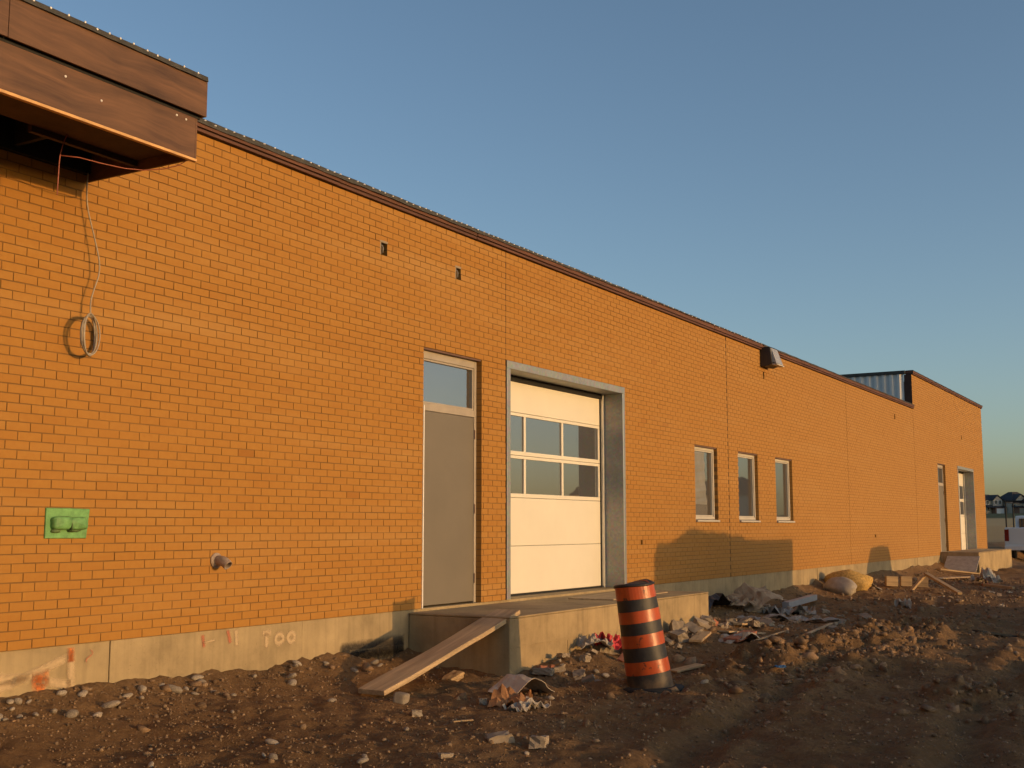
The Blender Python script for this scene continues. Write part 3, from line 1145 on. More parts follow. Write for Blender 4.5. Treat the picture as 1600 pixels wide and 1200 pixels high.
for (a, b) in ((0.0, 1.70), (1.704, CE - 0.022)):
    cbox('lower_fascia', (a, -CD, z(3.565)), (b, -CD + 0.018, z(3.868)), M['ply'])
for (a, b) in ((0.0, 2.40), (2.404, CE + 0.045)):
    cbox('upper_fascia', (a, -CD - 0.042, z(3.888)), (b, -CD - 0.024, z(4.19)), M['ply'])
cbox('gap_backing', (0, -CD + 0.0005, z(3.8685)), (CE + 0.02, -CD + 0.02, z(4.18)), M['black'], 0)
cbox('upper_end_panel', (CE + 0.0205, -CD - 0.0235, z(3.888)), (CE + 0.044, -0.062, z(4.19)), M['ply'])
cbox('lower_end_panel', (CE - 0.0215, -CD, z(3.565)), (CE - 0.003, -0.004, z(3.868)), M['ply'])
cbox('edge_strip', (0, -CD - 0.004, z(3.545)), (CE, -CD + 0.03, z(3.5645)), M['rawply'], 0.002)
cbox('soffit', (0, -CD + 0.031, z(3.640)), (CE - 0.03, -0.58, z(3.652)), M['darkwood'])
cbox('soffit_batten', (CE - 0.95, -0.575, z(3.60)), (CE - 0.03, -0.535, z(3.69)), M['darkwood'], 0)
for k in range(6):  # framing and deck coloured black for the deep shade inside the box
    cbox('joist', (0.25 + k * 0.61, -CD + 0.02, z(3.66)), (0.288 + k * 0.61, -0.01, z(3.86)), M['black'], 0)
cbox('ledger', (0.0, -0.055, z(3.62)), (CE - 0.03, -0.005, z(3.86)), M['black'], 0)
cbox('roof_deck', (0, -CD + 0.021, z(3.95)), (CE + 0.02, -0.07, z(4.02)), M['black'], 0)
# membrane folded over the top edge
q = MB()
xs_ = np.arange(0, CE + 0.05, 0.05)
prof = []
for x in xs_:
    dr = 0.032 + 0.06 * max(0, float(fbm(np.array([x * 1.4]), np.array([0.0]), 91, 3)[0]))
    w = 0.003 * math.sin(x * 11)
    t_ = z(4.196)
    prof.append([(x, -0.07, t_ + 0.004), (x, -CD - 0.04, t_ + 0.012), (x, -CD - 0.052 - abs(w), t_ + 0.004), (x, -CD - 0.056 - abs(w) * 2, t_ - dr), (x, -CD - 0.047, t_ - dr), (x, -CD - 0.046, t_ - 0.002), (x, -0.07, t_ - 0.004)])
vs = [p for pr in prof for p in pr]
fs = []
for i in range(len(prof) - 1):
    for k in range(7):
        k2 = (k + 1) % 7
        fs.append((i * 7 + k, i * 7 + k2, (i + 1) * 7 + k2, (i + 1) * 7 + k))
fs += [tuple(range(7)), tuple(len(vs) - 1 - k for k in range(7))]
q.add(vs, fs)
q.build('roof_membrane', M['membrane'], can)
x = 0.05
while x < CE + 0.03:
    q = MB()
    q.lathe([(0.008, 0), (0.008, 0.008), (0.003, 0.010)], 6)
    o = q.build('fastener', M['white'], can)
    o.location = (x, -CD - 0.050, z(4.198) + random.gauss(0, 0.004))
    o.rotation_euler = (R(90), 0, 0)
    x += random.uniform(0.09, 0.14)
for (x, zz) in ((2.1, 3.84), (2.86, 3.80), (3.81, 3.835), (3.90, 3.83), (3.15, 3.73)):
    q = MB()
    q.lathe([(0.008, 0), (0.008, 0.003), (0.004, 0.005)], 8)
    o = q.build('screw_head', M['white'], can)
    o.location = (x, -CD, z(zz))
    o.rotation_euler = (R(90), 0, 0)

# cables
q = MB()
q.tube([(-0.28, -0.62, 3.61), (-0.30, -0.60, 3.52), (-0.315, -0.60, 3.452), (-0.318, -0.598, 3.40), (-0.322, -0.6, 3.30), (-0.324, -0.6, 3.165)], 0.004, 6)
q.tube([(-0.315, -0.60, 3.452), (-0.20, -0.66, 3.458), (-0.05, -0.72, 3.445), (0.10, -0.78, 3.44), (0.22, -0.84, 3.449), (0.31, -0.95, 3.465), (0.36, -1.04, 3.49), (0.38, -1.10, 3.52)], 0.004, 6)
o = q.build('hanging_cable', M['redwire'], None, smooth=True)
tag(o, 'thin reddish cable drooping below the timber canopy soffit', 'cable')


def smooth_path(pts, n=8):
    P = [Vector(p) for p in pts]
    P = [P[0]] + P + [P[-1]]
    out = []
    for i in range(1, len(P) - 2):
        for k in range(n):
            t = k / n
            a, b, c, d = P[i - 1], P[i], P[i + 1], P[i + 2]
            out.append(0.5 * ((2 * b) + (-a + c) * t + (2 * a - 5 * b + 4 * c - d) * t * t + (-a + 3 * b - 3 * c + d) * t ** 3))
    out.append(P[-2])
    return out


coil = empty('cable_coil', (0.40, -0.11, 2.32))
tag(coil, 'grey cable hanging down brick wall and wound into a loose coil', 'cable')
q = MB()
wp = [(0.36, -0.06, 3.59), (0.355, -0.06, 3.44), (0.37, -0.065, 3.30), (0.425, -0.08, 3.10), (0.465, -0.10, 2.92), (0.468, -0.10, 2.80), (0.43, -0.10, 2.68), (0.405, -0.10, 2.58), (0.405, -0.105, 2.47)]
q.tube([p - Vector((0.40, -0.11, 2.32)) for p in smooth_path(wp)], 0.0058, 6)
q.build('cable_drop', M['wire'], coil, smooth=True)
th0 = R(28)
for k in range(5):
    rr = 0.147 + 0.008 * math.sin(k * 2.1)
    q = MB()
    pts = []
    off = (k - 2) * 0.015
    for j in range(33):
        a = 2 * math.pi * j / 32
        u_, w_ = rr * 0.93 * math.cos(a), rr * 1.03 * math.sin(a)
        tl = th0 + 0.14 * math.sin(k * 1.7)
        pts.append((u_ * math.cos(tl) - off * math.sin(tl) * (1 + 0.5 * math.sin(a)), -(-u_ * math.sin(tl)) * -1 * -1 + off * math.cos(tl) * (1 + 0.5 * math.sin(a)) * -1, w_))
    q.tube(pts, 0.0058, 6, cap=False)
    q.build('cable_loop', M['wire'], coil, smooth=True)
coil_fix = coil

# green covered wall box
gp = empty('wall_outlet_cover', (0.157, 0, 0.785))
tag(gp, 'bright green plastic cover plate with a lumpy taped bulge on brick wall', 'cover plate')
q = MB()
W_, H_ = 0.40, 0.228
q.add([(0, -0.002, 0), (W_ - 0.025, -0.002, -0.002), (W_, -0.002, H_ - 0.004), (W_ * 0.5, -0.002, H_), (0.002, -0.002, H_)] + [(0.004, -0.014, 0.004), (W_ - 0.030, -0.014, 0.003), (W_ - 0.006, -0.014, H_ - 0.010), (W_ * 0.5, -0.016, H_ - 0.006), (0.006, -0.014, H_ - 0.006)],
      [(0, 1, 6, 5), (1, 2, 7, 6), (2, 3, 8, 7), (3, 4, 9, 8), (4, 0, 5, 9), (5, 6, 7, 8, 9), (4, 3, 2, 1, 0)])
q.build('plate', M['green'], gp, bevel=0.003)


def blob(center, rad, seed, nu=18, nv=12, amp=0.25, freq=2.0, squash=1.0):
    vs, fs = [], []
    for i in range(nv + 1):
        ph = math.pi * i / nv
        for k in range(nu):
            th = 2 * math.pi * k / nu
            d = Vector((math.sin(ph) * math.cos(th), math.sin(ph) * math.sin(th), math.cos(ph)))
            n_ = float(fbm(np.array([d.x * freq + d.z * 1.3 + seed]), np.array([d.y * freq - d.z * 1.7 + seed * 0.37]), seed, 3)[0])
            s = 1 + amp * n_ * 2
            vs.append((center[0] + d.x * rad[0] * s, center[1] + d.y * rad[1] * s, center[2] + d.z * rad[2] * s * squash))
    for i in range(nv):
        for k in range(nu):
            k2 = (k + 1) % nu
            fs.append((i * nu + k, i * nu + k2, (i + 1) * nu + k2, (i + 1) * nu + k))
    return vs, fs


def pillow(c, r, seed, e=0.5, nu=28, nv=16):
    vs, fs = [], []
    sg = lambda v, p: math.copysign(abs(v) ** p, v)
    for i in range(nv + 1):
        ph = math.pi * (i / nv - 0.5)
        for k in range(nu):
            th = 2 * math.pi * k / nu
            x = sg(math.cos(ph), e) * sg(math.cos(th), e)
            zq = sg(math.cos(ph), e) * sg(math.sin(th), e)
            y = sg(math.sin(ph), e)
            w_ = 1 + 0.16 * float(fbm(np.array([x * 2 + seed]), np.array([zq * 2 + y]), seed, 3)[0])
            vs.append((c[0] + x * r[0] * w_, c[1] + y * r[1] * w_, c[2] + zq * r[2] * w_))
    for i in range(nv):
        for k in range(nu):
            k2 = (k + 1) % nu
            fs.append((i * nu + k, i * nu + k2, (i + 1) * nu + k2, (i + 1) * nu + k))
    return vs, fs


q = MB()
q.add(*pillow((0.125, -0.03, 0.115), (0.085, 0.045, 0.052), 3, 0.62))
q.build('bulge', M['green'], gp, smooth=True)
q = MB()
q.add(*pillow((0.268, -0.03, 0.112), (0.085, 0.045, 0.050), 9, 0.62))
q.build('bulge', M['green'], gp, smooth=True)
q = MB()
q.add(*blob((0.085, -0.022, 0.058), (0.040, 0.026, 0.018), 5, amp=0.2))
q.add(*blob((0.245, -0.022, 0.058), (0.060, 0.026, 0.012), 6, amp=0.2))
q.add(*blob((0.197, -0.060, 0.090), (0.007, 0.016, 0.034), 7, amp=0.1))
q.build('grime', M['greendark'], gp, smooth=True)

# pipe spout
sp = empty('pipe_spout', (1.90, 0, 0.585))
tag(sp, 'short weathered metal pipe spout with round flange on brick wall', 'pipe')
q = MB()
q.lathe([(0.066, 0.0), (0.066, 0.012), (0.050, 0.022), (0.040, 0.026)], 24)
o = q.build('flange', M['pipe'], sp, smooth=False)
o.rotation_euler = (R(90), 0, 0)
q = MB()
pth = smooth_path([(0, 0.0, 0), (0, -0.055, 0), (0.004, -0.10, -0.012), (0.008, -0.14, -0.042)], 5)
q.tube(pth, 0.043, 20, cap=False)
o = q.build('spout', M['pipe'], sp, smooth=True)
o.modifiers.new('thick', 'SOLIDIFY').thickness = 0.005
q = MB()
q.tube(pth[:-4], 0.036, 16)
q.build('spout_core', M['black'], sp)

# wall light at the parapet
wlgt = empty('wall_light', (16.2, 0, 3.96))
tag(wlgt, 'dark bronze wall pack light under the roof edge above the windows', 'wall light')
q = MB()
q.prism([(-0.002, 0.0), (-0.002, 0.36), (-0.20, 0.36), (-0.24, 0.02), (-0.10, -0.02)], 'x', 0.0, 0.46)
q.build('housing', M['fixture'], wlgt, bevel=0.008)
q = MB()
q.add([(0.03, -0.222, 0.06), (0.43, -0.222, 0.06), (0.43, -0.192, 0.33), (0.03, -0.192, 0.33), (0.03, -0.32, 0.03), (0.43, -0.32, 0.03), (0.40, -0.215, 0.335), (0.06, -0.215, 0.335)],
      [(4, 5, 6, 7), (0, 1, 5, 4), (0, 4, 7, 3), (1, 2, 6, 5), (3, 7, 6, 2), (0, 3, 2, 1)])
q.build('lens', M['lens'], wlgt, bevel=0.005)
q = MB()
q.box((0.0, -0.33, 0.0), (0.46, -0.2405, 0.022))
q.build('lens_rim', M['vinyl'], wlgt, bevel=0.004)

# ------------------------------------------------------------------ construction drum
DRX, DRY = 4.86, -2.72
drum = empty('traffic_drum', (DRX, DRY, gz(DRX, DRY) - 0.035))
tag(drum, 'leaning orange and black striped construction drum standing in the dirt', 'traffic drum')
HD = 0.995
bands = [0.0, 0.175, 0.295, 0.425, 0.540, 0.650, 0.760, 0.868, HD]


def drum_r(h):
    return 0.213 - 0.026 * h / HD


def dent(p):
    x, y, zz = p
    # crumpled top, and soft waviness of worn plastic
    k = max(0, (zz - 0.80) / 0.23)
    th = math.atan2(y, x)
    s = 1 + 0.02 * math.sin(3 * th + zz * 6) + 0.03 * k * math.sin(2 * th + 0.6)
    dz = k * (0.013 * math.sin(2 * th + 2.2) - 0.022 * math.exp(-((th + 0.9) / 0.35) ** 2))
    return (x * s, y * s, zz + dz)


for i in range(8):
    h0, h1 = bands[i], bands[i + 1]
    q = MB()
    prof = []
    step = 0.003 if i % 2 == 1 else 0.0
    for k in range(7):
        h = h0 + (h1 - h0) * k / 6
        prof.append((drum_r(h) + step, h))
    if i == 7:
        prof += [(drum_r(HD) - 0.008, HD + 0.012), (drum_r(HD) - 0.035, HD + 0.012), (drum_r(HD) - 0.05, HD - 0.012), (0.02, HD - 0.02)]
    q.lathe(prof, 40, close=False)
    q.v = [dent(p) for p in q.v]
    q.build('orange_band' if i % 2 == 1 else 'black_band', M['orange'] if i % 2 == 1 else M['rubber'], drum, smooth=(i != 7))
q = MB()
q.lathe([(0.186, HD - 0.012), (0.202, HD - 0.004), (0.203, HD + 0.010), (0.186, HD + 0.018), (0.150, HD + 0.008)], 40)
q.v = [dent(p) for p in q.v]
q.build('top_rim', M['rubber'], drum, smooth=True)
q = MB()
q.lathe([(0.30, 0.0), (0.31, 0.02), (0.30, 0.045), (0.235, 0.055), (0.218, 0.05)], 40)
bs = q.build('base_ring', M['tyre'], drum, smooth=True)
lean_axis = Vector((0.858, 0.513, 0))       # lean toward camera left
drum.rotation_mode = 'QUATERNION'
drum.rotation_quaternion = Quaternion(Vector((fwd.x, fwd.y, 0)).normalized(), R(-9.0))
bs.rotation_mode = 'QUATERNION'
bs.rotation_quaternion = Quaternion(Vector((fwd.x, fwd.y, 0)).normalized(), R(7.0))
bs.location = (0, 0, -0.005)

# ------------------------------------------------------------------ plank
A = Vector((2.76, -1.03, 0))
A.z = gz(A.x, A.y) + 0.015
B = Vector((5.02, -1.055, LZ + 0.012))
q = MB()
L = (B - A).length
n = 12
vs, fs = [], []
for i in range(n + 1):
    x = L * i / n
    sag = -0.012 * math.sin(math.pi * i / n)
    tw = 0.004 * math.sin(i * 0.8)
    for (yy, zz) in ((-0.143, 0), (0.143, 0), (0.143, 0.045), (-0.143, 0.045)):
        vs.append((x, yy + 0.002 * math.sin(i * 2.1), zz + sag + tw * yy / 0.14))
for i in range(n):
    for k in range(4):
        k2 = (k + 1) % 4
        fs.append((i * 4 + k, i * 4 + k2, i * 4 + 4 + k2, i * 4 + 4 + k))
fs += [(0, 1, 2, 3), (n * 4 + 3, n * 4 + 2, n * 4 + 1, n * 4)]
q.add(vs, fs)
pl = q.build('plank', M['plank'], None, bevel=0.004)
dv = (B - A).normalized()
pl.location = A
pl.rotation_mode = 'QUATERNION'
pl.rotation_quaternion = dv.to_track_quat('X', 'Z')
tag(pl, 'wide weathered scaffold plank leaning from the dirt up to the landing', 'plank')


# ------------------------------------------------------------------ debris
def crumple(name, mat, loc, size, rz, label, cat, amp=0.3, seed=1, n=16, freq=2.2, fold=0.0, tilt=(0, 0), group=None, thick=0.004, lift=0.0):
    vs, fs = [], []
    sx, sy = size
    m_ = max(4, int(n * sy / sx))
    for j in range(m_ + 1):
        for i in range(n + 1):
            u, v = i / n - 0.5, j / m_ - 0.5
            px = np.array([u * freq * 2 + seed * 3.1])
            py = np.array([v * freq * 2 * sy / sx - seed * 1.7])
            h = amp * min(sx, sy) * (abs(float(fbm(px, py, seed, 2)[0])) * 1.6 + 0.08 * float(vnoise(px * 3, py * 3, seed + 5)))
            if fold:
                h += fold * max(0, 0.5 - abs(u + 0.15 * v)) * min(sx, sy)
            e = 1 + 0.22 * float(vnoise(np.array([i * 0.6 + seed]), np.array([j * 0.6]), seed + 9))
            vs.append((u * sx * e, v * sy * e, h))
    for j in range(m_):
        for i in range(n):
            a = j * (n + 1) + i
            fs.append((a, a + 1, a + n + 2, a + n + 1))
    q = MB()
    q.add(vs, fs)
    o = q.build(name, mat, None)
    o.modifiers.new('thick', 'SOLIDIFY').thickness = thick
    o.location = (loc[0], loc[1], gz(loc[0], loc[1]) - 0.012 + lift)
    o.rotation_euler = (R(tilt[0]), R(tilt[1]), R(rz))
    tag(o, label, cat, group)
    return o


def chunk(name, mat, loc, size, rot, label, cat, seed=1, group=None, sink=0.25, jag=0.16):
    bm = bmesh.new()
    bmesh.ops.create_cube(bm, size=1.0)
    bmesh.ops.subdivide_edges(bm, edges=bm.edges, cuts=2, use_grid_fill=True)
    rr = random.Random(seed)
    for v in bm.verts:
        v.co = Vector((v.co.x * size[0] * (1 + rr.uniform(-jag, jag)), v.co.y * size[1] * (1 + rr.uniform(-jag, jag)), v.co.z * size[2] * (1 + rr.uniform(-jag, jag))))
    me = bpy.data.meshes.new(name)
    bm.to_mesh(me)
    bm.free()
    a = me.attributes.new('tint', 'FLOAT', 'POINT')
    a.data.foreach_set('value', np.full(len(me.vertices), rr.uniform(0.2, 0.9), dtype=np.float32))
    me.materials.append(mat)
    o = bpy.data.objects.new(name, me)
    col.objects.link(o)
    o.location = (loc[0], loc[1], gz(loc[0], loc[1]) + size[2] * (0.5 - sink) + (loc[2] if len(loc) > 2 else 0))
    o.rotation_euler = [R(v) for v in rot]
    tag(o, label, cat, group)
    return o


def board(name, mat, a, b, w, t, label, cat, group=None, roll=0.0):
    a, b = Vector(a), Vector(b)
    L = (b - a).length
    q = MB()
    q.box((0, -w / 2, -t / 2), (L, w / 2, t / 2))
    o = q.build(name, mat, None, bevel=0.003)
    o.location = a
    o.rotation_mode = 'QUATERNION'
    o.rotation_quaternion = (b - a).to_track_quat('X', 'Z') @ Quaternion((1, 0, 0), R(roll))
    tag(o, label, cat, group)
    return o


crumple('paper_bag', M['palebag'], (3.90, -1.86), (0.55, 0.36), -28, 'crumpled off-white paper bag peaked on the dirt beside a brown torn bag', 'bag', 0.14, 3, n=12, freq=1.3, fold=0.95, lift=0.01)
crumple('torn_bag', M['kraft'], (3.20, -2.18), (0.46, 0.30), 20, 'torn orange-brown paper bag crumpled on the dirt', 'bag', 0.5, 5, n=14, freq=2.0, fold=0.3, lift=0.01)
crumple('torn_bag', M['paper'], (2.98, -2.46), (0.36, 0.18), -18, 'flattened greyish paper scrap lying beside the torn brown bag', 'paper', 0.5, 8, freq=3.0)
crumple('red_cloth', M['red'], (6.50, -1.46), (0.42, 0.30), 30, 'crumpled red cloth in rubble below the landing', 'cloth', 0.7, 11, freq=2.6, fold=0.25, lift=0.07)
crumple('paper_wrap', M['paper'], (6.22, -1.44), (0.36, 0.26), -50, 'pale crumpled wrapper beside the red cloth', 'wrapper', 0.5, 12, freq=2.6, fold=0.5, lift=0.04)
crumple('paper_wrap', M['paper'], (9.15, -2.06), (0.66, 0.36), -40, 'pinkish white folded paper sheet lying on rubble behind the striped drum', 'paper', 0.3, 14, fold=0.45, lift=0.03)
crumple('plastic_sheet', M['poly'], (12.72, -1.50), (1.5, 0.34), -78, 'long rumpled strip of pale plastic sheeting stretched over the mud', 'plastic sheet', 0.35, 15, n=30, freq=4, lift=0.02)
crumple('plastic_sheet', M['poly'], (13.95, -1.12), (0.9, 0.5), -60, 'grey rumpled plastic sheet lying near a grey pipe', 'plastic sheet', 0.35, 17, n=22, freq=3)
crumple('cardboard_flap', M['card'], (13.75, -0.68), (0.80, 0.60), -35, 'bent wet cardboard sheet propped by the foundation in shade', 'cardboard', 0.12, 18, fold=0.55, tilt=(22, -12), lift=0.17)
crumple('cardboard_flap', M['card'], (13.45, -0.42), (0.7, 0.5), 40, 'dark sagging cardboard sheet between landing and bent cardboard', 'cardboard', 0.3, 19, fold=0.35, lift=0.05)
crumple('black_sheet', M['tarp'], (12.3, -0.34), (1.9, 0.5), 5, 'black waterproofing sheet crumpled against the foundation beside the landing', 'membrane', 0.4, 21, fold=0.3, lift=0.02)
crumple('triangular_sheet', M['paper'], (20.7, -0.72), (0.75, 0.45), 60, 'pale torn sheet standing in a peak beside the straw coloured sack', 'sheet', 0.15, 22, fold=0.6, lift=0.03, tilt=(15, 0))
crumple('plastic_scrap', M['paper'], (17.5, -2.22), (0.36, 0.28), 10, 'small white crumpled plastic bag on the dark mud', 'bag', 0.6, 24, fold=0.4)
crumple('plastic_scrap', M['poly'], (14.6, -2.9), (0.28, 0.18), 70, 'tiny grey plastic scrap on the shaded mud', 'scrap', 0.5, 25)
crumple('blue_scrap', M['blue'], (6.1, -3.56), (0.13, 0.08), 40, 'small blue plastic scrap among the soil lumps', 'scrap', 0.4, 26, lift=0.05)
crumple('white_scrap', M['paper'], (26.6, -2.25), (0.7, 0.5), 40, 'white scrap caught with red ribbon on the far mud', 'scrap', 0.6, 27, fold=0.6, lift=0.05)
crumple('red_ribbon', M['red'], (26.3, -2.3), (0.4, 0.2), 10, 'short red ribbon scrap under the white scrap', 'ribbon', 0.5, 28)

# sacks
for (loc, rad, mat, lab, sd) in (((19.25, -0.55), (0.42, 0.24, 0.20), M['paper'], 'pale lumpy cement sack slumped near the foundation', 4), ((19.95, -0.55), (0.52, 0.34, 0.27), M['straw'], 'straw coloured bulging sack beside the pale cement sack', 6)):
    q = MB()
    q.add(*blob((0, 0, rad[2] * 0.72), rad, sd, 22, 14, 0.16, 1.6))
    o = q.build('sack', mat, None, smooth=True)
    o.location = (*loc, gz(*loc) - 0.03)
    o.rotation_euler = (0, 0, R(15 * sd))
    tag(o, lab, 'sack')

# lumber and sticks
def gp3(x, y, h):
    return (x, y, gz(x, y) + h)


board('grey_pipe', M['greypipe'], gp3(14.5, -0.92, 0.06), gp3(16.4, -0.85, 0.09), 0.12, 0.10, 'grey plastic pipe length lying in the shaded rubbish', 'pipe')
for k, (x, y, hh) in enumerate(((22.2, -1.05, 0.24), (22.5, -1.30, 0.22), (22.8, -1.60, 0.22))):
    board('timber_block', M['wood'], gp3(x, y, hh - 0.08), (x - 0.16 + 0.05 * k, y + 0.22, gz(x, y) + hh - 0.07), 0.10, 0.22, ('short upright timber block nearest the straw sack', 'short upright timber block in the middle of three', 'short upright timber block nearest the leaning stick')[k], 'timber', 'three short timber blocks on the mud')
board('leaning_stick', M['wood'], gp3(20.5, -2.70, 0.03), (21.9, -1.75, gz(21.9, -1.75) + 0.36), 0.10, 0.05, 'long pale stick propped up at one end on the mud', 'stick')
board('leaning_stick', M['wood'], gp3(21.5, -1.50, 0.02), (21.88, -1.74, gz(21.9, -1.75) + 0.34), 0.07, 0.05, 'short stick propping the long pale stick', 'stick')
board('timber_offcut', M['wood'], gp3(25.6, -2.35, 0.06), gp3(25.1, -3.1, 0.05), 0.08, 0.06, 'thin pale timber offcut lying beyond the red ribbon', 'stick')
board('leaning_board', M['paper'], (31.75, -0.68, gz(31.75, -0.68) + 0.01), (32.56, -0.68, -0.03), 0.95, 0.03, 'large pale panel leaning against the far landing', 'panel', roll=0)
board('loose_board', M['wood'], gp3(30.4, -0.35, 0.05), gp3(31.6, -1.6, 0.08), 0.22, 0.04, 'long loose board lying in front of the leaning pale panel', 'board')
board('loose_board', M['card'], gp3(26.6, -1.0, 0.05), gp3(28.6, -1.5, 0.06), 0.25, 0.03, 'dark loose board lying on the far dirt bank', 'board')
board('thin_lath', M['wood'], gp3(8.7, -2.35, 0.05), gp3(10.3, -2.25, 0.08), 0.035, 0.012, 'thin pale lath lying across the rubble behind the drum', 'lath')
board('thin_lath', M['plank'], gp3(9.9, -2.55, 0.04), gp3(12.4, -2.3, 0.05), 0.05, 0.02, 'thin dark lath lying on mud beside the plastic strip', 'lath')
board('broken_board', M['wood'], gp3(8.1, -1.85, 0.05), gp3(8.8, -1.70, 0.07), 0.16, 0.03, 'broken flat board on rubble at the foot of the landing', 'board')
board('broken_board', M['plank'], gp3(9.3, -1.75, 0.05), gp3(10.3, -1.9, 0.06), 0.18, 0.025, 'grey broken board lying beyond the landing corner', 'board')
board('broken_board', M['wood'], gp3(10.4, -1.55, 0.05), gp3(11.5, -1.50, 0.05), 0.13, 0.03, 'pale broken board beside the end of the landing', 'board')
board('broken_board', M['redbrick'], gp3(8.9, -2.0, 0.05), gp3(9.5, -2.05, 0.06), 0.2, 0.05, 'reddish broken slab piece behind the striped drum', 'slab')
board('dark_strip', M['tarp'], gp3(11.6, -4.5, 0.02), gp3(12.0, -4.9, 0.02), 0.2, 0.03, 'dark flat strip lying on the smooth shaded mud', 'strip')
board('wood_chip', M['wood'], gp3(6.0, -2.45, 0.02), gp3(6.35, -2.62, 0.03), 0.14, 0.02, 'flat wood chip lying right behind the striped drum', 'wood chip')
board('wood_chip', M['wood'], gp3(2.05, -2.35, 0.012), gp3(2.16, -2.46, 0.016), 0.03, 0.01, 'tiny pale wood chip on open dirt', 'wood chip')

# concrete lumps with flat faces in the near dirt
chunk('concrete_block', M['rubble'], (1.62, -3.02), (0.17, 0.10, 0.07), (4, -6, -38), 'oblong grey concrete lump in the near dirt', 'concrete lump', 3)
chunk('concrete_block', M['rubble'], (1.72, -3.28), (0.13, 0.11, 0.08), (0, 8, 22), 'square concrete lump beside the oblong one in near dirt', 'concrete lump', 4)
chunk('concrete_block', M['rubble'], (1.02, -2.98), (0.10, 0.05, 0.03), (0, 5, -20), 'small flat concrete chip in the near dirt', 'concrete lump', 5)
chunk('cobble', M['stone'], (2.66, -1.42), (0.17, 0.11, 0.10), (10, 5, 20), 'smooth egg shaped cobble in front of the plank foot', 'stone', 6, jag=0.08).modifiers.new('round', 'SUBSURF').levels = 2
chunk('cobble', M['stone'], (3.05, -1.98), (0.13, 0.07, 0.06), (0, 8, 40), 'pale knobbly stone in open dirt between plank and torn bag', 'stone', 7)
chunk('cobble', M['stone'], (2.18, -1.92), (0.10, 0.08, 0.05), (0, 8, 40), 'small grey stone in open dirt before the plank', 'stone', 8)
chunk('timber_offcut', M['wood'], (4.15, -0.95), (0.28, 0.12, 0.07), (0, -8, 10), 'short pale timber offcut in the dirt under the plank', 'timber', 9)

# rubble at the foot of the landing
rr = random.Random(5)
for k in range(46):
    x = rr.uniform(4.9, 10.9)
    y = -1.36 - abs(rr.gauss(0, 0.24))
    s = rr.uniform(0.05, 0.15) * (1.3 if x > 6 else 0.9)
    chunk('rubble_piece', M['rubble'] if rr.random() < 0.8 else M['redbrick'], (x, y, rr.uniform(0, 0.03)), (s * rr.uniform(0.8, 1.5), s * rr.uniform(0.6, 1.0), s * rr.uniform(0.35, 0.8)), (rr.uniform(-25, 25), rr.uniform(-25, 25), rr.uniform(0, 360)), 'angular piece of rubble banked at the foot of the concrete landing', 'rubble', 100 + k, 'rubble at the foot of the landing', 0.25)
for k in range(26):
    x = rr.uniform(10.8, 15)
    y = rr.uniform(-2.6, -0.5)
    s = rr.uniform(0.05, 0.16)
    chunk('rubble_piece', M['rubble'] if rr.random() < 0.7 else M['card'], (x, y, 0.0), (s * rr.uniform(0.8, 1.8), s * rr.uniform(0.6, 1.0), s * rr.uniform(0.3, 0.7)), (rr.uniform(-20, 20), rr.uniform(-20, 20), rr.uniform(0, 360)), 'angular rubbish piece strewn on mud beyond the landing corner', 'rubble', 200 + k, 'rubbish strewn beyond the landing', 0.25)
for k in range(22):
    x = rr.uniform(17, 31)
    y = rr.uniform(-4.2, -0.7)
    s = rr.uniform(0.06, 0.17)
    chunk('rubble_piece', M['paper'] if rr.random() < 0.4 else M['wood'], (x, y, 0.0), (s * rr.uniform(0.8, 2.2), s * rr.uniform(0.5, 1.0), s * rr.uniform(0.3, 0.6)), (rr.uniform(-20, 20), rr.uniform(-20, 20), rr.uniform(0, 360)), 'pale scrap piece strewn on the far mud by the windows wall', 'scrap', 300 + k, 'scraps strewn on the far mud', 0.2)

# fieldstones in the bank along the foundation
stone_me = []
for k in range(7):
    q = MB()
    q.add(*blob((0, 0, 0), (1.0, 0.75, 0.62), 20 + k, 14, 10, 0.12, 1.0), tint=random.uniform(0.15, 0.9))
    stone_me.append(q.mesh('fieldstone', M['stone'], True))
for k in range(64):
    if k < 40:
        x = rr.uniform(-0.6, 3.9)
        y = -0.06 - abs(rr.gauss(0, 0.17))
        s = rr.choice((0.02, 0.025, 0.03, 0.035, 0.045, 0.055))
        lab, grp = 'rounded fieldstone in the dirt bank against the concrete foundation', 'stones along the foundation'
    else:
        x = rr.uniform(-0.3, 6)
        y = rr.uniform(-3.4, -0.8)
        s = rr.choice((0.02, 0.025, 0.03, 0.04))
        lab, grp = 'small rounded stone lying loose on the open dirt', 'loose stones on the dirt'
        if x > 4.6 and y > -1.4:
            y = -1.6
    o = bpy.data.objects.new('fieldstone', rr.choice(stone_me))
    col.objects.link(o)
    o.location = (x, y, gz(x, y) + s * 0.25)
    o.scale = (s * rr.uniform(0.8, 1.5), s, s * rr.uniform(0.8, 1.0))
    o.rotation_euler = (rr.uniform(-0.4, 0.4), rr.uniform(-0.4, 0.4), rr.uniform(0, 6))
    tag(o, lab, 'stone', grp)


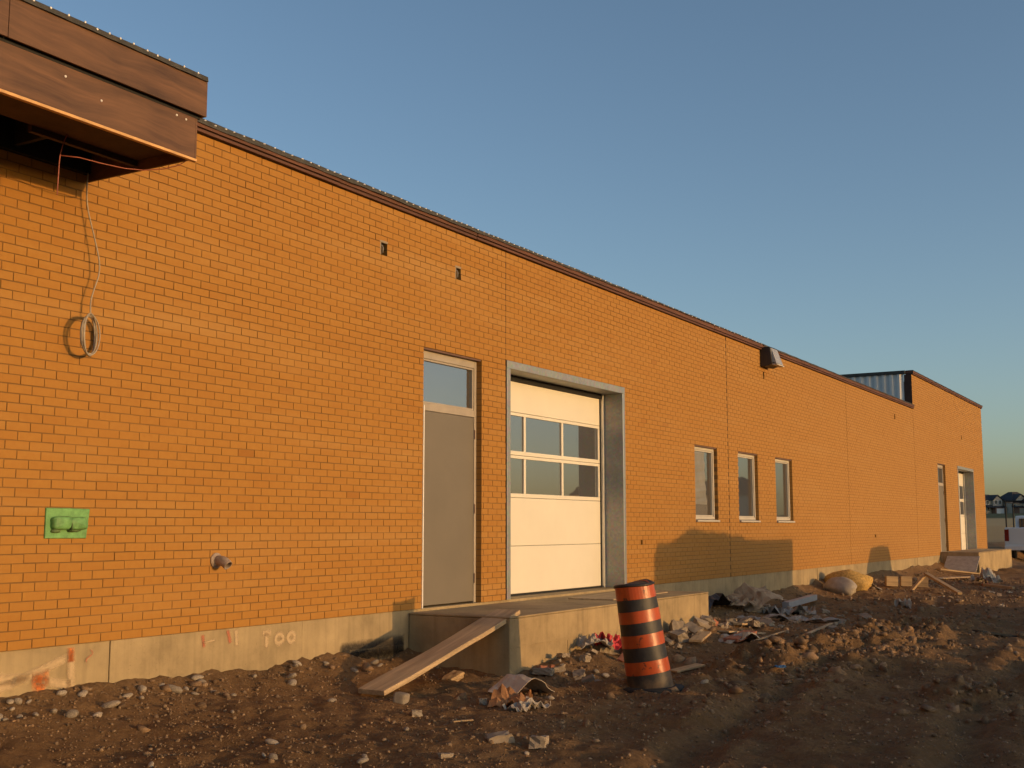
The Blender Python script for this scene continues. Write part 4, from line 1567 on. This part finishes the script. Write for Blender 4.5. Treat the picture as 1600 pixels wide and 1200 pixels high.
# gravel and soil lumps (uncountable)
def scatter(name, mat, pts, sizes, seed, kind_jag=0.3, flat=0.75, sink=0.25):
    rg = np.random.default_rng(seed)
    t = (1 + 5 ** 0.5) / 2
    iv = np.array([(-1, t, 0), (1, t, 0), (-1, -t, 0), (1, -t, 0), (0, -1, t), (0, 1, t), (0, -1, -t), (0, 1, -t), (t, 0, -1), (t, 0, 1), (-t, 0, -1), (-t, 0, 1)], float)
    iv /= np.linalg.norm(iv[0])
    iff = np.array([(0, 11, 5), (0, 5, 1), (0, 1, 7), (0, 7, 10), (0, 10, 11), (1, 5, 9), (5, 11, 4), (11, 10, 2), (10, 7, 6), (7, 1, 8), (3, 9, 4), (3, 4, 2), (3, 2, 6), (3, 6, 8), (3, 8, 9), (4, 9, 5), (2, 4, 11), (6, 2, 10), (8, 6, 7), (9, 8, 1)])
    n = len(pts)
    px, py = pts[:, 0], pts[:, 1]
    pz = ground_z(px, py)
    V = iv[None] * (1 + rg.uniform(-kind_jag, kind_jag, (n, 12, 1)))
    ax = rg.uniform(0.7, 1.5, (n, 1, 3))
    ax[:, :, 2] *= flat
    V = V * ax * sizes[:, None, None]
    th = rg.uniform(0, 6.28, n)
    c, s = np.cos(th)[:, None], np.sin(th)[:, None]
    x = V[:, :, 0] * c - V[:, :, 1] * s + px[:, None]
    y = V[:, :, 0] * s + V[:, :, 1] * c + py[:, None]
    z_ = V[:, :, 2] + (pz + sizes * (0.5 - sink) * flat)[:, None]
    co = np.stack([x, y, z_], 2).reshape(-1, 3)
    F = (iff[None] + (np.arange(n) * 12)[:, None, None]).reshape(-1, 3)
    me = bpy.data.meshes.new(name)
    me.vertices.add(len(co))
    me.vertices.foreach_set('co', co.ravel())
    me.loops.add(F.size)
    me.loops.foreach_set('vertex_index', F.ravel())
    me.polygons.add(len(F))
    me.polygons.foreach_set('loop_start', np.arange(0, F.size, 3))
    me.polygons.foreach_set('loop_total', np.full(len(F), 3))
    me.update(calc_edges=True)
    a = me.attributes.new('tint', 'FLOAT', 'POINT')
    a.data.foreach_set('value', np.repeat(np.clip(rg.normal(0.5, 0.28, n), 0, 1), 12).astype(np.float32))
    me.materials.append(mat)
    o = bpy.data.objects.new(name, me)
    col.objects.link(o)
    tag(o, kind='stuff')
    return o


def outside(p):
    x, y = p[:, 0], p[:, 1]
    ok = (y < -0.02) & ~((x > 4.72) & (x < 10.16) & (y > -1.26))
    return p[ok]


n = 15000
p = np.stack([rng.uniform(-2.0, 9.0, n), -rng.uniform(0.0, 1.0, n) ** 1.0 * 7.5], 1)
dens = 0.10 + 0.75 * sstep(-0.1, 0.25, fbm(p[:, 0] * 0.8, p[:, 1] * 0.8, 81, 3)) + 0.6 * (p[:, 1] > -0.7) + 0.7 * gauss(p[:, 0], p[:, 1], -0.2, -1.6, 0.9, 0.9)
p = outside(p[rng.uniform(0, 1.3, len(p)) < dens])
s = np.clip(rng.lognormal(-4.95, 0.5, len(p)), 0.004, 0.026)
g1 = scatter('gravel', M['gravel'], p, s, 1)
tag(g1, 'loose gravel scattered through the brown dirt by the wall', 'gravel')
n = 4500
p = np.stack([rng.uniform(9, 30, n), -rng.uniform(0, 1, n) * 6], 1)
p = outside(p)
s = np.clip(rng.lognormal(-4.1, 0.5, len(p)), 0.008, 0.05)
g2 = scatter('gravel', M['gravel'], p, s, 2)
tag(g2, 'coarse gravel and rubbish crumbs strewn over the far mud', 'gravel')
n = 2200
p = np.concatenate([np.stack([rng.normal(8.9, 2.4, n), rng.normal(-3.5, 0.55, n)], 1), np.stack([rng.normal(5.4, 0.5, 260), rng.normal(-5.5, 0.35, 260)], 1), np.stack([rng.normal(7.5, 2.0, 220), rng.normal(-1.6, 0.25, 220)], 1), np.stack([rng.uniform(-1.5, 4.6, 120), -np.abs(rng.normal(0, 0.25, 120))], 1)])
p = outside(p)
s = np.clip(rng.lognormal(-4.15, 0.6, len(p)), 0.008, 0.07)
g3 = scatter('soil_lumps', M['clod'], p, s, 3, 0.55, 0.75, 0.35)
tag(g3, 'churned brown soil lumps heaped beyond the striped drum', 'soil')

n = 24000
p = np.stack([rng.uniform(-1.6, 9.5, n), -rng.uniform(0, 1, n) * 7.0], 1)
p = outside(p[rng.uniform(0, 1, len(p)) < 0.3 + 0.7 * sstep(-0.15, 0.2, fbm(p[:, 0] * 1.3, p[:, 1] * 1.3, 87, 3))])
s = np.clip(rng.lognormal(-5.25, 0.4, len(p)), 0.003, 0.012)
g4 = scatter('soil_crumbs', M['clod'], p, s, 4, 0.45, 0.8, 0.3)
tag(g4, 'fine crumbs of brown soil lying over the near dirt', 'soil')

# ------------------------------------------------------------------ unseen waste container, added to throw the square shade on the wall
wc = empty('unseen_container', (15.15, -12.2, gz(15.15, -12.2) - 0.02))
tag(wc, 'unseen dark green waste container heaped with rubbish, added to shade the wall', 'container')
q = MB()
hx, hy, hh = 3.35, 1.15, 2.32
for (a, b) in (((-hx, -hy, 0.15), (hx, -hy + 0.05, hh)), ((-hx, hy - 0.05, 0.15), (hx, hy, hh)), ((-hx, -hy + 0.051, 0.15), (-hx + 0.05, hy - 0.051, hh)), ((hx - 0.05, -hy + 0.051, 0.15), (hx, hy - 0.051, hh)), ((-hx + 0.051, -hy + 0.051, 0.15), (hx - 0.051, hy - 0.051, 0.25))):
    q.box(a, b)
q.build('body', M['bluemetal'], wc, bevel=0.01)
for k in range(9):
    x = -hx + 0.1 + k * (2 * hx - 0.26) / 8
    for sy in (-1, 1):
        q = MB()
        q.box((x, sy * hy + (0.001 if sy > 0 else -0.06), 0.2), (x + 0.06, sy * hy + (0.06 if sy > 0 else -0.001), hh - 0.02))
        q.build('side_rib', M['bluemetal'], wc)
for sx_ in (-hx + 0.3, hx - 0.45):
    for sy in (-0.8, 0.7):
        q = MB()
        q.tube([(sx_, sy, 0.09), (sx_, sy + 0.12, 0.09)], 0.09, 12)
        q.build('roller', M['tyre'], wc)
q = MB()
n = 40
vs, fs = [], []
for j in range(9):
    for i in range(n + 1):
        x = -hx + 0.06 + (2 * hx - 0.12) * i / n
        y = -hy + 0.06 + (2 * hy - 0.12) * j / 8
        u = i / n
        prof = 0.42 * min(1, u / 0.22) * max(0, 1 - (u - 0.22) * 1.25)
        vs.append((x, y, hh - 0.10 + prof * (0.6 + 0.4 * math.sin(math.pi * j / 8)) + 0.10 * float(vnoise(np.array([i * 0.7]), np.array([j * 0.9]), 5))))
for j in range(8):
    for i in range(n):
        a = j * (n + 1) + i
        fs.append((a, a + 1, a + n + 2, a + n + 1))
q.add(vs, fs)
q.build('rubbish_heap', M['clod'], wc)

# ------------------------------------------------------------------ parked pickup truck
TX, TY = 45.3, -0.98
tz = gz(TX, TY)
trk = empty('pickup_truck', (TX, TY, tz))
tag(trk, 'white pickup truck with black ladder rack parked beyond the building', 'truck')
q = MB()
q.prism([(-0.95, 0.62), (0.95, 0.62), (0.97, 1.0), (0.93, 1.38), (-0.93, 1.38), (-0.97, 1.0)], 'x', 0.0, 2.25)
q.prism([(-0.95, 0.55), (0.95, 0.55), (0.96, 1.1), (-0.96, 1.1)], 'x', 2.25, 5.6)
q.build('body', M['carwhite'], trk, bevel=0.03)
q = MB()
q.prism([(2.35, 1.1), (2.5, 1.86), (3.9, 1.88), (4.6, 1.12)], 'y', -0.86, 0.86)
q.build('cab', M['carwhite'], trk, bevel=0.04)
q = MB()
q.box((-0.012, -0.78, 0.74), (-0.001, 0.78, 1.33))
tg = q.build('tailgate', M['carwhite'], trk, bevel=0.006)
q = MB()
q.box((-0.03, -0.12, 1.16), (-0.0125, 0.12, 1.22))
q.build('handle', M['black'], tg)
q = MB()
q.box((-0.14, -0.95, 0.48), (-0.013, 0.95, 0.66))
q.build('bumper', M['carwhite'], trk, bevel=0.02)
for s_ in (-1, 1):
    q = MB()
    q.box((-0.02, min(s_ * 0.79, s_ * 0.95), 0.84), (0.05, max(s_ * 0.79, s_ * 0.95), 1.30))
    q.build('tail_light', M['taillight'], trk, bevel=0.012)
    for wx in (1.15, 4.65):
        q = MB()
        q.tube([(wx, s_ * 0.72, 0.37), (wx, s_ * 0.965, 0.37)], 0.37, 24)
        w_ = q.build('wheel', M['tyre'], trk)
        q = MB()
        q.tube([(wx, s_ * 0.966, 0.37), (wx, s_ * 0.975, 0.37)], 0.22, 20)
        q.build('rim', M['brightsteel'], w_)
    q = MB()
    for px in (0.15, 2.15):
        q.tube([(px, s_ * 0.88, 1.36), (px, s_ * 0.88, 2.4)], 0.03, 8)
    q.tube([(0.0, s_ * 0.88, 2.4), (4.2, s_ * 0.88, 2.4)], 0.03, 8)
    q.build('rack_side', M['black'], trk)
q = MB()
for px in (0.15, 2.15, 4.1):
    q.tube([(px, -0.88, 2.43), (px, 0.88, 2.43)], 0.03, 8)
q.build('rack_crossbar', M['black'], trk)
q = MB()
q.box((2.36, -0.7, 1.3), (2.40, 0.7, 1.75))
q.build('rear_window', M['glass'], trk)


# ------------------------------------------------------------------ far houses
def house(x, y, rz, w, mats, roofpeak, label, mirror=1):
    o = empty('house', (x, y, gz(x, y) - 0.15), rz)
    tag(o, label, 'house', 'houses beyond the field')
    d, e = 11.0, 5.6
    # local -x is the front
    q = MB()
    q.box((0, -w / 2, 0), (d, w / 2, e))
    q.build('wall', mats[0], o)
    q = MB()
    ov = 0.45
    q.add([(-ov, -w / 2 - ov, e), (d + ov, -w / 2 - ov, e), (d + ov, w / 2 + ov, e), (-ov, w / 2 + ov, e), (d * 0.38, -w * 0.12, e + roofpeak), (d * 0.62, -w * 0.12, e + roofpeak), (d * 0.62, w * 0.12, e + roofpeak), (d * 0.38, w * 0.12, e + roofpeak)],
          [(0, 1, 5, 4), (1, 2, 6, 5), (2, 3, 7, 6), (3, 0, 4, 7), (4, 5, 6, 7), (3, 2, 1, 0)])
    rf = q.build('roof', M['roofshingle'], o)
    # front gable
    g0 = mirror * w * 0.14
    gw = w * 0.52
    q = MB()
    q.prism([(g0 - gw / 2, 2.9), (g0 + gw / 2, 2.9), (g0 + gw / 2, 5.7), (g0, 5.7 + gw * 0.42), (g0 - gw / 2, 5.7)], 'x', -1.2, 3.0)
    q.build('gable', mats[1], o)
    q = MB()
    q.prism([(g0 - gw / 2 - 0.45, 5.55), (g0, 5.85 + gw * 0.42), (g0 + gw / 2 + 0.45, 5.55), (g0 + gw / 2 + 0.45, 5.75), (g0, 6.1 + gw * 0.42), (g0 - gw / 2 - 0.45, 5.75)], 'x', -1.6, 4.0)
    q.build('gable_roof', M['roofshingle'], o)
    # garage and porch
    q = MB()
    q.box((-2.6, g0 - gw / 2 - 0.1, 0), (-0.02, g0 + gw / 2 + 0.1, 2.6))
    q.build('garage', M['housebrick'], o)
    q = MB()
    q.prism([(-3.1, 2.6), (-0.02, 2.6), (-0.02, 3.7)], 'y', -w / 2 - 0.2, w / 2 + 0.2)
    q.build('porch_roof', M['roofshingle'], o)
    q = MB()
    q.box((-2.66, g0 - gw * 0.4, 0.05), (-2.601, g0 + gw * 0.4, 2.25))
    q.build('garage_door', mats[2], o)
    for (yy, zz, ww, hh_) in ((g0 - gw * 0.22, 4.1, 1.1, 1.5), (g0 + gw * 0.22, 4.1, 1.1, 1.5), (-mirror * w * 0.33, 4.0, 1.2, 1.4), (-mirror * w * 0.33, 1.2, 1.4, 1.5)):
        xx = -1.2 if abs(yy - g0) < gw / 2 else 0
        q = MB()
        q.box((xx - 0.10, yy - ww / 2 - 0.12, zz - 0.12), (xx - 0.005, yy + ww / 2 + 0.12, zz + hh_ + 0.12))
        f_ = q.build('window', M['white'], o)
        q = MB()
        q.box((xx - 0.13, yy - ww / 2, zz), (xx - 0.101, yy + ww / 2, zz + hh_))
        q.build('pane', M['doorglass'], f_)
    return o


sid = (M['siding'], M['siding2'])
yy0 = 40.0
labs = ['tan two storey house with dark hipped roof half hidden by the brick wall', 'larger two storey house with wide light front gable beyond the field']
for k in range(9):
    wdt = (8.8, 10.0, 9.0, 9.8, 9.4, 10.2, 9.0, 9.6, 9.2)[k]
    lab = labs[k] if k < 2 else 'two storey house in the row continuing south past the field'
    yk = 73.0 - k * 10.8
    h = house(524 + 3 * math.sin(k * 2.1), yk, R(46), wdt, (sid[k % 2], sid[(k + 1) % 2], M['siding2'] if k % 2 else M['white']), (2.6, 3.6, 3.0, 3.3, 2.8, 3.1, 3.4, 2.9, 3.2)[k], lab, 1 if k % 2 else -1)
# houses south of the site, seen in the window reflections
for k in range(8):
    house(95 + k * 15.0, -150 - 18 * math.sin(k * 0.6) + k * 9, R(125), 10, (sid[k % 2], sid[(k + 1) % 2], M['white']), 3.2, 'two storey house on the street south of the site', 1)
